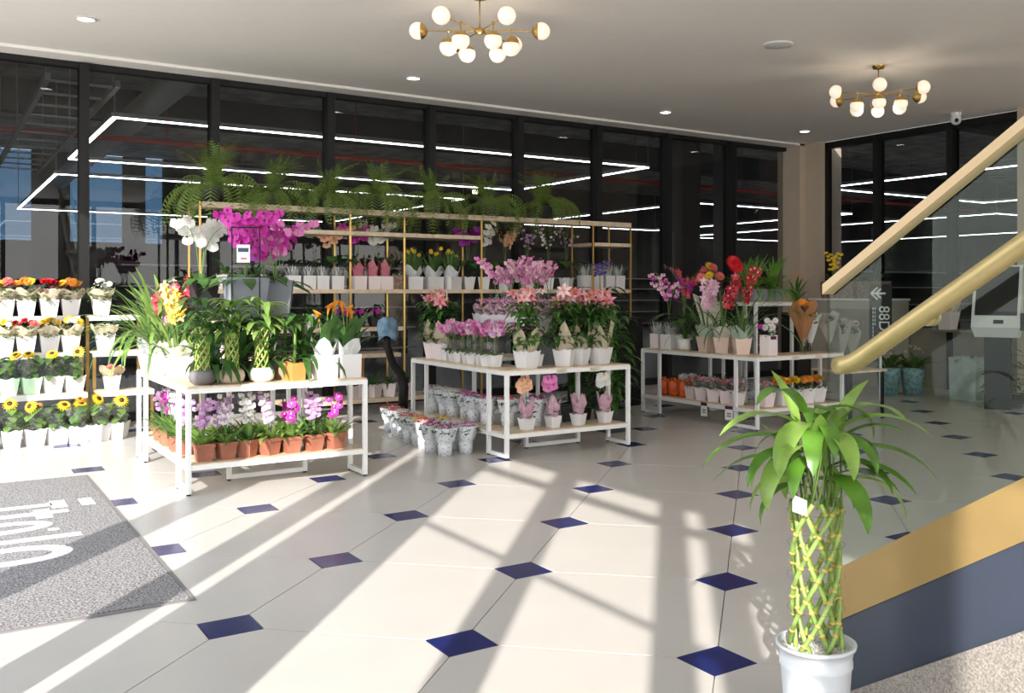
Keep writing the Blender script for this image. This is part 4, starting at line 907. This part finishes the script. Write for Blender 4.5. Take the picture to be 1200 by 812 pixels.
for k, x in enumerate((4.72, 4.98, 5.22)): put('daf%d' % (k % 2), b_daff, 'daffodil_pot', 'yellow flowers with white tissue in white box pot, %s of three' % ORD[k], 'potted plant', (x, 10.45, zz), 10 * k, 'yellow flowers on the rack')
for k, (x, c, lab) in enumerate(((5.45, 'purp', 'dark purple orchid on the rack above the pink display'), (5.68, 'white', 'white orchid on the rack above the pink display'), (5.98, 'peach', 'orange orchid on the rack above pink display'), (6.3, 'small_l', 'lilac spotted orchid on the rack, left of pair'), (6.62, 'small_w', 'pale spotted orchid on rack, right of pair'), (6.9, 'small_l', 'lilac spotted orchid beside the right rack post'))):
    put('rkk%d' % k, b_phal(PH[c], 3, .56, pot_sq(.15, .16, M_pw), nf=7), 'moth_orchid', lab, 'potted plant', (x, 10.46, zz), 60 * k, 'orchids on the right rack shelf')
for k, x in enumerate((6.3, 6.62, 6.95, 7.18, 7.36, 7.55, 7.72)):
    put('sv2', b_silver(M_pw, .15, .19, M_silver, .17), 'silver_plant', 'film covered grey plant in white pot, %s along right end of rack' % ORD[k], 'potted plant', (x, 10.25 if k < 3 else 10.44, 1.43), 0, 'grey plants at the right rack end') if k > 2 else None
# second level: violets etc below rack shelf
for k, x in enumerate((3.85, 4.05, 4.25)):
    put('vio', b_heads([H['mum_m']], 3, .07, .06, M_pblk, None, None, .04, M_leafd, .12, leafn=40, bl=(20, .012, [F_blue, F_purp]), pw=.14), 'violet_pot', 'dark violet flowers in black pot, %s on the rack second shelf' % ORD[k], 'potted plant', (x, 10.45, 1.0), 0, 'violets on the rack')
for k, x in enumerate((4.0, 4.22, 4.42, 4.62)):
    put('lowr%d' % (k % 2), b_strap(12, .26, .035, M_leafd, pot_sq(.16, .16, M_pp), 'l'), 'leafy_plant', 'leafy plant in blush pot, %s on the rack bottom shelf' % ORD[k], 'potted plant', (x, 10.42, .19), 30 * k, 'leafy plants on the rack bottom shelf')
for k, (x, zb) in enumerate(((2.6, .70), (3.0, .70), (3.4, .70), (2.7, 1.0), (3.1, 1.0), (3.5, 1.0), (2.9, 1.43), (2.6, 1.43))):
    put('lowr%d' % (k % 2), None, 'leafy_plant', 'leafy plant in blush pot behind the left island, %s' % ['far left on low shelf', 'middle of low shelf', 'right on low shelf', 'left on second shelf', 'middle of second shelf', 'right on second shelf', 'beside silvery plants', 'left end of upper shelf'][k], 'potted plant', (x, 10.42, zb), 30 * k, 'plants hidden behind the left island')
t = thing('wood_panel', 'orange brown wooden panel leaning under the rack shelf', 'panel', (4.05, 10.4, .19)); one('board', box(-.09, .09, .1, .12, 0, .5), mat('orange_wood', (.45, .22, .04), .5, var=.1), t)
# black stand with blue cloth
t = thing('stand_pipe', 'black curved stand standing between the islands', 'stand', (4.27, 9.75, 0))
one('base', lathe([(.16, 0), (.17, .03), (.10, .07), (.07, .12)], 20), M_black, t, smooth=True)
one('post', tube([(.02, 0, .1), (.03, 0, .35), (.0, 0, .5), (-.10, 0, .62), (-.16, 0, .80), (-.17, 0, 1.05)], .055, 10, .035), M_black, t, smooth=True)
M_clo = mat('blue_cloth', (.18, .30, .42), .8, var=.25, scale=14)
mb = MB(); v = []; f = []; n = 20
for j, (r, zc) in enumerate(((.004, .10), (.05, .095), (.09, .06), (.10, 0), (.11, -.07), (.10, -.13))):
    for i in range(n): a = 2 * pi * i / n; rr = r * (1 + .18 * cos(4 * a + j) * (j > 1)); v.append((rr * cos(a), rr * sin(a), zc + .03 * cos(3 * a) * (j > 3)))
for j in range(5): f += [(j * n + i, j * n + (i + 1) % n, (j + 1) * n + (i + 1) % n, (j + 1) * n + i) for i in range(n)]
c_ = link('cloth', mb.add((v, f)).mesh('cloth', M_clo)); c_.location = (4.11, 9.75, 1.03); tag(c_, 'light blue cloth draped over the top of the black stand', 'cloth')
# tall foliage between middle and right island
for k, (x, y, s) in enumerate(((5.65, 7.75, 1.0), (5.95, 8.1, 1.05), (6.3, 8.7, 1.1), (5.6, 8.3, 1.))):
    def bt(R):
        P = [pot_sq(.26, .24, M_pblk, False, .8)]; mb = MB()
        for k_ in range(60): mb.add(leaf(.34 * R.uniform(.7, 1.1), .06, R.uniform(55, 80), -50, 4, 'l', .2), TR(R.uniform(-.05, .05), R.uniform(-.05, .05), .2 + k_ * .015, R.uniform(0, 360)))
        P.append(('foliage', mb.mesh('foliage', M_leafd), None, 'stuff', None)); P.append(('stem', MB().add(tube([(0, 0, .2), (0, 0, 1.15)], .02, 6)).mesh('stem', M_stem), None, None, None)); return P
    put('tall%d' % (k % 2), bt, 'tall_foliage_plant', 'tall dark leafy plant in black floor pot, %s' % ['nearest the middle island end', 'between middle and right islands', 'behind, beside the right island', 'behind the middle island lilies'][k], 'potted plant', (x, y, 0), 70 * k, 'tall floor plants between the islands', s)
put('lup', b_phal([fl and phalm(F_blue, F_purp, .024)], 2, .5, pot_sq(.14, .15, M_pblk, False), nf=10), 'violet_flower', 'deep blue violet flower spike above the tall dark plants', 'potted plant', (6.83, 9.6, 1.08), 0)
tag(one('plinth', box(6.55, 7.3, 9.35, 9.9, 0, 1.08), M_black), 'black plinth under the blue violet flower behind right island', 'plinth')
# ================================================================== LEFT FLOWER WALL
for k, (x, y) in enumerate(((.62, 9.98), (.80, 9.98), (.98, 9.98), (1.15, 9.98), (1.33, 9.99), (1.50, 10.05), (.44, 9.98))):
    put('sun%d' % (k % 4), b_sun(M_pw, 1 + k % 2), 'sunflower_pot', 'sunflowers in white scalloped pot on floor, %s from left' % (ORD[k] if k < 6 else 'cut by the frame edge,'), 'potted plant', (x, y, 0), 12 * k, 'sunflower pots in the floor row', 1.12)
for k, x in enumerate((.44, .62, .80, .98, 1.16)):
    put('sunm%d' % (k % 3) + ('g' if k in (1, 2) else ''), b_sun(M_pg if k in (1, 2) else M_pw, 1), 'sunflower_pot', 'sunflower in %s pot on first step, %s from left' % ('mint green' if k in (1, 2) else 'white', ORD[k]), 'potted plant', (x, 10.36, .44), 4 * k, 'sunflower pots on the first step', 1.1)
put('begA', b_heads([H['rose_p']], 5, .08, .08, M_pw, .12, M_kraft, .04, M_leaf, .15, flare=1.6), 'rose_plant', 'coral roses in kraft paper on narrow stand first step', 'potted plant', (1.49, 10.36, .44), 0)
hs3 = [[H['rose_w'], H['mum_y']], [H['rose_r'], H['rose_p']], [H['mum_y'], H['rose_w']], [H['rose_w'], H['mum_y']], []]
nm3 = ['cream roses', 'red roses', 'yellow and white blooms', 'white blooms', 'dark foliage']
for k, x in enumerate((.60, .78, .98, 1.16, 1.47)):
    put('t3%d' % k, b_heads(hs3[k] or [H['rose_w']], 10 if k < 4 else 0, .095, .13, M_pw, .125, M_kraftl, .045, M_leaf if k < 4 else M_leafd, .15, leafn=90, flare=1.5, bl=(20, .01, [F_yel, F_white]) if k == 2 else None), 'flower_pot', '%s in kraft wrapped white pot on the middle step' % nm3[k], 'potted plant', (x, 10.64, .81), 0, 'kraft wrapped pots on the middle step', 1.15)
hs4 = [[H['mum_o'], H['gerb_o']], [H['mum_y'], H['gerb_c'], H['mum_y']], [H['mum_o'], H['mum_y']], [H['rose_r']], [H['mum_y'], H['mum_o']], [H['rose_w']]]
nm4 = ['orange blooms cut by the left edge', 'yellow ranunculus with a coral bloom', 'orange and yellow blooms', 'red small blooms', 'yellow and burgundy blooms', 'small white blooms']
for k, x in enumerate((.46, .62, .80, 1.0, 1.19, 1.47)):
    put('t4%d' % k, b_heads(hs4[k], 7, .10, .16, M_pw, .13, M_kraftl, .055, M_leafd, .15, leafn=90, flare=1.55, bl=(26, .012, [F_red, F_dred]) if k in (3, 4) else ((30, .01, [F_white]) if k == 5 else None)), 'flower_pot', '%s in kraft wrapped white pot on the top step' % nm4[k], 'potted plant', (x, 10.9, 1.16), 0, 'kraft wrapped pots on the top step', 1.15)
# ================================================================== RIGHT WALL SIDE
tag(one('counter', [box(11.55, 12.05, 9.0, 10.62, 0, 1.27)], mat('counter_side', (.40, .36, .32), .6)), 'beige counter against right glass wall carrying copper pots', 'counter')
bpy.data.objects['counter'].data.materials.append(M_white)
t = thing('counter_slab', 'white worktop slab on the beige counter', 'worktop', (11.8, 9.81, 1.27)); one('slab', box(-.28, .26, -.83, .82, 0, .03), M_white, t)
for k, (x, y, w) in enumerate(((11.72, 10.15, .30), (11.72, 9.80, .36), (11.72, 9.38, .36))):
    lab = ['copper striped square pot with yellow sprays, left on the counter', 'copper striped square pot in the middle of the counter', 'copper striped square pot, right on the counter'][k]
    def bc(R, k=k, w=w):
        P = [pot_sq(w, .26, M_wick, False, .9)]
        if k == 0:
            yl = phalm(F_yel, F_or, .03)
            for q in range(4): P += spray(0, yl, 9, R, 15, 90 * q, .5, .25, .4, spread=.04, curve=40)
        ks = [LM('cn%d' % i, .30, .03, 80 - 10 * i, 20 - 30 * i, M_leafd, 5, 's') for i in range(2)]; P += cyl_leafs(ks, 9, R, .04, .24); return P
    put('cp%d' % k, bc, 'copper_pot_plant', lab, 'potted plant', (x, y, 1.30), 0, 'copper pots on the counter')
put('wsp', b_heads([H['rose_l']], 3, .08, .2, M_pp, .2, M_kraft, .05, M_leaf, .22, pw=.2, leafn=20), 'wrapped_pot', 'pale pot in kraft paper on ledge below the handrail', 'potted plant', (11.85, 8.2, .87), 0, None, 1.2)
tag(one('ledge', box(11.7, 12.04, 7.9, 8.5, .84, .87), M_lowwall), 'narrow grey ledge along the low wall under the glass', 'ledge')
for k, (x, y) in enumerate(((10.75, 8.35), (11.0, 8.15))):
    def bf(R):
        P = [('pot', MB().add(lathe([(.12, 0), (.16, .3), (.17, .38), (.16, .38)], 16)).mesh('pot', M_teal), None, None, None)]; mb = MB(); tuft(mb, 26, .40, .05, R, .33, .08, (55, 85), (-30, 30)); P.append(('foliage', mb.mesh('foliage', M_leaf), None, 'stuff', None)); P.append(blossoms(20, .15, .2, .5, .02, [F_cream, F_white], R)); return P
    put('tf%d' % k, bf, 'wrapped_floor_plant', ['green plant in teal film on the far floor, left of pair', 'green plant in teal film on far floor, right of pair'][k], 'potted plant', (x, y, 0), 0, 'teal wrapped floor plants')
put('mintbag', lambda R: [pot_sq(.36, .55, mat('pale_teal_bag', (.40, .48, .46), .5, var=.1), False, .95)] + cyl_leafs([LM('mb', .25, .05, 50, -30, M_leafd, 4)], 6, R, .1, .5), 'planter', 'pale teal square planter on the floor left of the kiosk', 'planter', (11.2, 7.45, 0), 10)
def bfp(R):
    P = [pot_sq(.34, .12, M_pblk, False, .9)]; mb = MB(); bush(mb, 150, .2, .75, .08, .14, .06, R, low=0); P.append(('foliage', mb.mesh('foliage', M_leafd), None, 'stuff', None)); return P
put('bfp', bfp, 'leafy_floor_plant', 'dark leafy plant on floor in front of the kiosk column', 'potted plant', (10.95, 6.78, 0), 0)
# kiosk
t = thing('kiosk', 'white self service kiosk with tilted black touchscreen at far right', 'kiosk', (10.5, 6.6, 0), -68)
one('column', box(-.14, .14, -.02, .14, 0, .88), M_black, t)
hd_ = bpy.data.objects.new('head', None); 
hm = one('housing', [([(-.24, -.05, .86), (.24, -.05, .86), (.24, .12, .86), (-.24, .12, .86), (-.27, -.13, .98), (.27, -.13, .98), (.27, .1, .98), (-.27, .1, .98), (-.27, .10, 1.72), (.27, .10, 1.72), (.27, .2, 1.72), (-.27, .2, 1.72)],
    [(0, 3, 2, 1), (0, 1, 5, 4), (1, 2, 6, 5), (3, 0, 4, 7), (2, 3, 7, 6), (4, 5, 9, 8), (5, 6, 10, 9), (7, 4, 8, 11), (6, 7, 11, 10), (8, 9, 10, 11)])], mat('kiosk_white', (.62, .63, .64), .4), t)
def onface(x0, x1, s0, s1, off):   # patch on the tilted front face
    p = lambda x, s, o: (x, -.13 + .23 * s - o * .955, .98 + .74 * s - o * -.0 + o * .29 * 1)
    return ([p(x0, s0, off), p(x1, s0, off), p(x1, s1, off), p(x0, s1, off), p(x0, s0, -.002), p(x1, s0, -.002), p(x1, s1, -.002), p(x0, s1, -.002)], [(0, 1, 2, 3), (0, 4, 5, 1), (1, 5, 6, 2), (2, 6, 7, 3), (3, 7, 4, 0)])
one('screen', onface(-.235, .235, .19, .97, .004), mat('screen', (.012, .014, .018), .15), t)
one('card_reader', onface(-.02, .09, .06, .12, .004), M_black, t)
one('payment_pad', box(.27, .33, -.10, .04, .95, 1.15), M_black, t)
# ================================================================== STAIR BALUSTRADE at right
XB = 2.57; TN = .62
Y0 = 2.235
def sl(y, z0): return z0 + (Y0 - y) * TN
YE = -3.0; YT = 1.3 - 2.2
def slab(x0, x1, ya, yb, za, zb, tn=.62):  # sloped slab between heights za, zb given at Y0
    v = [(x, y, zz_ + (Y0 - y) * tn) for x in (x0, x1) for y in (ya, yb) for zz_ in (za, zb)]
    return v, [(0, 1, 3, 2), (4, 6, 7, 5), (0, 4, 5, 1), (2, 3, 7, 6), (0, 2, 6, 4), (1, 5, 7, 3)]
t = thing('stair_balustrade', 'stair balustrade with glass, gold band and navy panel at right', 'balustrade', (0, 0, 0))
vb = [(x, y, z_) for x in (XB, XB + .10) for (y, z_) in ((Y0 + .01, 0), (YE, 0), (YE, sl(YE, 0)), (Y0 + .01, .0))]
one('stone_base', ([(XB - .02, Y0, 0), (XB - .02, YE, 0), (XB - .02, YE, sl(YE, 0)), (XB + .1, Y0, 0), (XB + .1, YE, 0), (XB + .1, YE, sl(YE, 0))], [(0, 2, 1), (3, 4, 5), (0, 3, 5, 2), (1, 2, 5, 4), (0, 1, 4, 3)]), M_spec, t)
one('navy_panel', slab(XB, XB + .08, Y0, YE, .0, .255), M_navy, t)
one('gold_band', slab(XB - .006, XB + .09, Y0, YE, .255, .435), M_gold, t)
one('glass_panel', slab(XB + .03, XB + .045, Y0 + .045, YE, .40, 1.43, .64), M_bal, t)
one('top_rail', slab(XB + .01, XB + .065, Y0 + .05, YE, 1.424, 1.458, .64), M_champ, t)
hr = [(XB - .085, 2.137, 1.156), (XB - .085, 2.10, 1.160), (XB - .085, 2.07, 1.170)] + [(XB - .085, 2.04 - k * .4, 1.186 + k * .4 * TN) for k in range(0, 12)]
th = thing('handrail', 'round brushed gold handrail running up in front of the glass', 'handrail', (0, 0, 0))
one('rail', tube(hr, .030, 24), M_rail, th, smooth=True)
for yb in (1.853, .85, -.15, -1.15):
    zb = 1.325 + (1.853 - yb) * TN
    b_ = one('bracket', tube([(XB + .0, yb, zb), (XB - .03, yb, zb), (XB - .05, yb - .02, zb), (XB - .07, yb - .085, zb), (XB - .082, yb - .10, zb + .02), (XB - .085, yb - .10, zb + .05)], .007, 8), M_rail, th, smooth=True)
    one('bracket_disc', [tube([(XB - .0, yb, zb), (XB + .029, yb, zb)], .032, 24), tube([(XB - .006, yb, zb), (XB, yb, zb)], .018, 16)], M_rail, b_)
# vertical lettering sign beyond the glass
t = thing('letter_sign', 'dark upright totem with white arrow and vertical lettering behind glass', 'sign', (10.2, 8.05, 0), -47)
one('post', box(-.015, .015, 0, .02, 0, .8), M_white, t); one('board', box(-.14, .14, 0, .03, .75, 1.5), M_black, t)
M_txt = mat('white_print', (.72, .74, .74), .6)
def glyph(rows, x0, z0, s): 
    out = []
    for j, r in enumerate(rows):
        for i, ch in enumerate(r):
            if ch == '#': out.append(box(x0 + i * s, x0 + (i + 1) * s, -.004, 0, z0 - (j + 1) * s, z0 - j * s))
    return out
def word(body, size, name, parent, loc, rot):
    c = bpy.data.curves.new(name, 'FONT'); c.body = body; c.size = size; c.extrude = .002
    o = bpy.data.objects.new(name, c); COL.objects.link(o); bpy.context.view_layer.update()
    me = bpy.data.meshes.new_from_object(o); bpy.data.objects.remove(o); me.materials.clear(); me.materials.append(M_txt)
    q = link(name, me, parent); q.location = loc; q.rotation_euler = rot
word('88Dawe', .19, 'lettering', t, (-.02, -.004, 1.22), (radians(90), radians(90), 0))
for q_, x_ in enumerate((-.10, -.075)): one('small_print', [box(x_, x_ + .01, -.004, 0, 1.2 - .05 * k - .035, 1.2 - .05 * k) for k in range(12 if q_ == 0 else 5)], M_txt, t)
def bar(x0, z0, x1, z1, w=.012): return tube([(x0, -.003, z0), (x1, -.003, z1)], w, 4)
one('arrow', [bar(-.12, 1.38, .06, 1.38), bar(-.12, 1.38, -.04, 1.46), bar(-.12, 1.38, -.04, 1.30), bar(-.06, 1.38, 0, 1.44), bar(-.06, 1.38, 0, 1.32)], M_txt, t)
# ================================================================== FOREGROUND BAMBOO
R = random.Random(11)
t = thing('woven_bamboo', 'tall woven lucky bamboo in white pot with gravel, in the foreground', 'potted plant', (2.275, 2.04, 0))
PZ = .315
one('pot', lathe([(.088, 0), (.092, .015), (.108, PZ - .075), (.112, PZ - .07), (.112, PZ - .055), (.109, PZ - .05), (.116, PZ - .01), (.122, PZ - .012), (.124, PZ - .002), (.120, PZ), (.113, PZ), (.110, PZ - .02)], 48), mat('pale_plastic_pot', (.66, .70, .74), .4), t, smooth=True)
gm = MB().add(lathe([(.001, PZ - .018), (.112, PZ - .018)], 32, False))
for k in range(260): a = R.uniform(0, 2 * pi); r = .108 * sqrt(R.random()); gm.add(lathe([(.001, -.003), (.004, 0), (.001, .003)], 5, False), TR(r * cos(a), r * sin(a), PZ - .016, R.uniform(0, 360), R.uniform(0, 60), R.uniform(.8, 1.5)))
go = link('gravel', gm.mesh('gravel', M_grav), t); go['kind'] = 'stuff'
for p in weave(R, 6, .072, .47, PZ - .03, .0078, 215, nodes=9): link(p[0], p[1], t)
wire = M_cello
for zt in (.42, .52, .62, .72, .775):
    pts = [(.088 * cos(2 * pi * k / 24), .088 * sin(2 * pi * k / 24), zt) for k in range(25)]; one('tie_ring', tube(pts, .0015, 4, cap=False), wire, t)
ft = MB()
for k in range(22):
    a = R.uniform(0, 360); A = radians(a); r = R.uniform(.03, .08); h_ = R.uniform(.06, .2)
    ft.add(tube([(r * cos(A), r * sin(A), .74), (r * 1.1 * cos(A + .3), r * 1.1 * sin(A + .3), .76 + h_ * .5), (r * cos(A + .5), r * sin(A + .5), .76 + h_)], .004, 5, .003))
o_ = link('side_shoots', ft.mesh('side_shoots', M_leafl), t); o_['kind'] = 'stuff'
BL = [MB().add(leaf(L_, W_, a0, a1, 9, 'l', .22, cu)).mesh('leaf', [M_fgleaf, M_fgleaf2, M_fgleaf, M_fgleaf2][i]) for i, (L_, W_, a0, a1, cu) in enumerate(((.27, .070, 42, -78, 10), (.25, .074, 25, -88, -12), (.29, .062, 60, -35, 14), (.24, .058, 75, 35, -10)))]
for k in range(34):
    az = 137.5 * k + R.uniform(-10, 10); zt = .80 + .25 * (k % 9) / 9 + R.uniform(-.01, .01); r = R.uniform(.02, .07)
    link('leaf', BL[(0, 1, 0, 2, 1, 0, 3)[k % 7]], t, TR(r * cos(radians(az)), r * sin(radians(az)), zt, az, R.uniform(-12, 12), R.uniform(.75, 1.1)))
BW = [MB().add(leaf(.34, .072, 30 + 15 * i, -50 + 10 * i, 10, 'l', .22, 12 - 20 * i)).mesh('leaf', [M_fgleaf, M_fgleaf2][i]) for i in range(2)]
for k, (az, zt) in enumerate(((146, .93), (170, .98), (128, .86), (-34, .96), (-50, .90), (-12, .99), (-70, .86), (205, .9))):
    link('leaf', BW[k % 2], t, TR(.06 * cos(radians(az)), .06 * sin(radians(az)), zt, az, 0, (1, .9, .85, .95, 1, .9, .8, .8)[k]))
one('care_tag', [([(-.115, -.01, .735), (-.095, -.05, .725), (-.09, -.045, .77), (-.11, -.005, .785)], [(0, 1, 2, 3)])], M_pw, t)
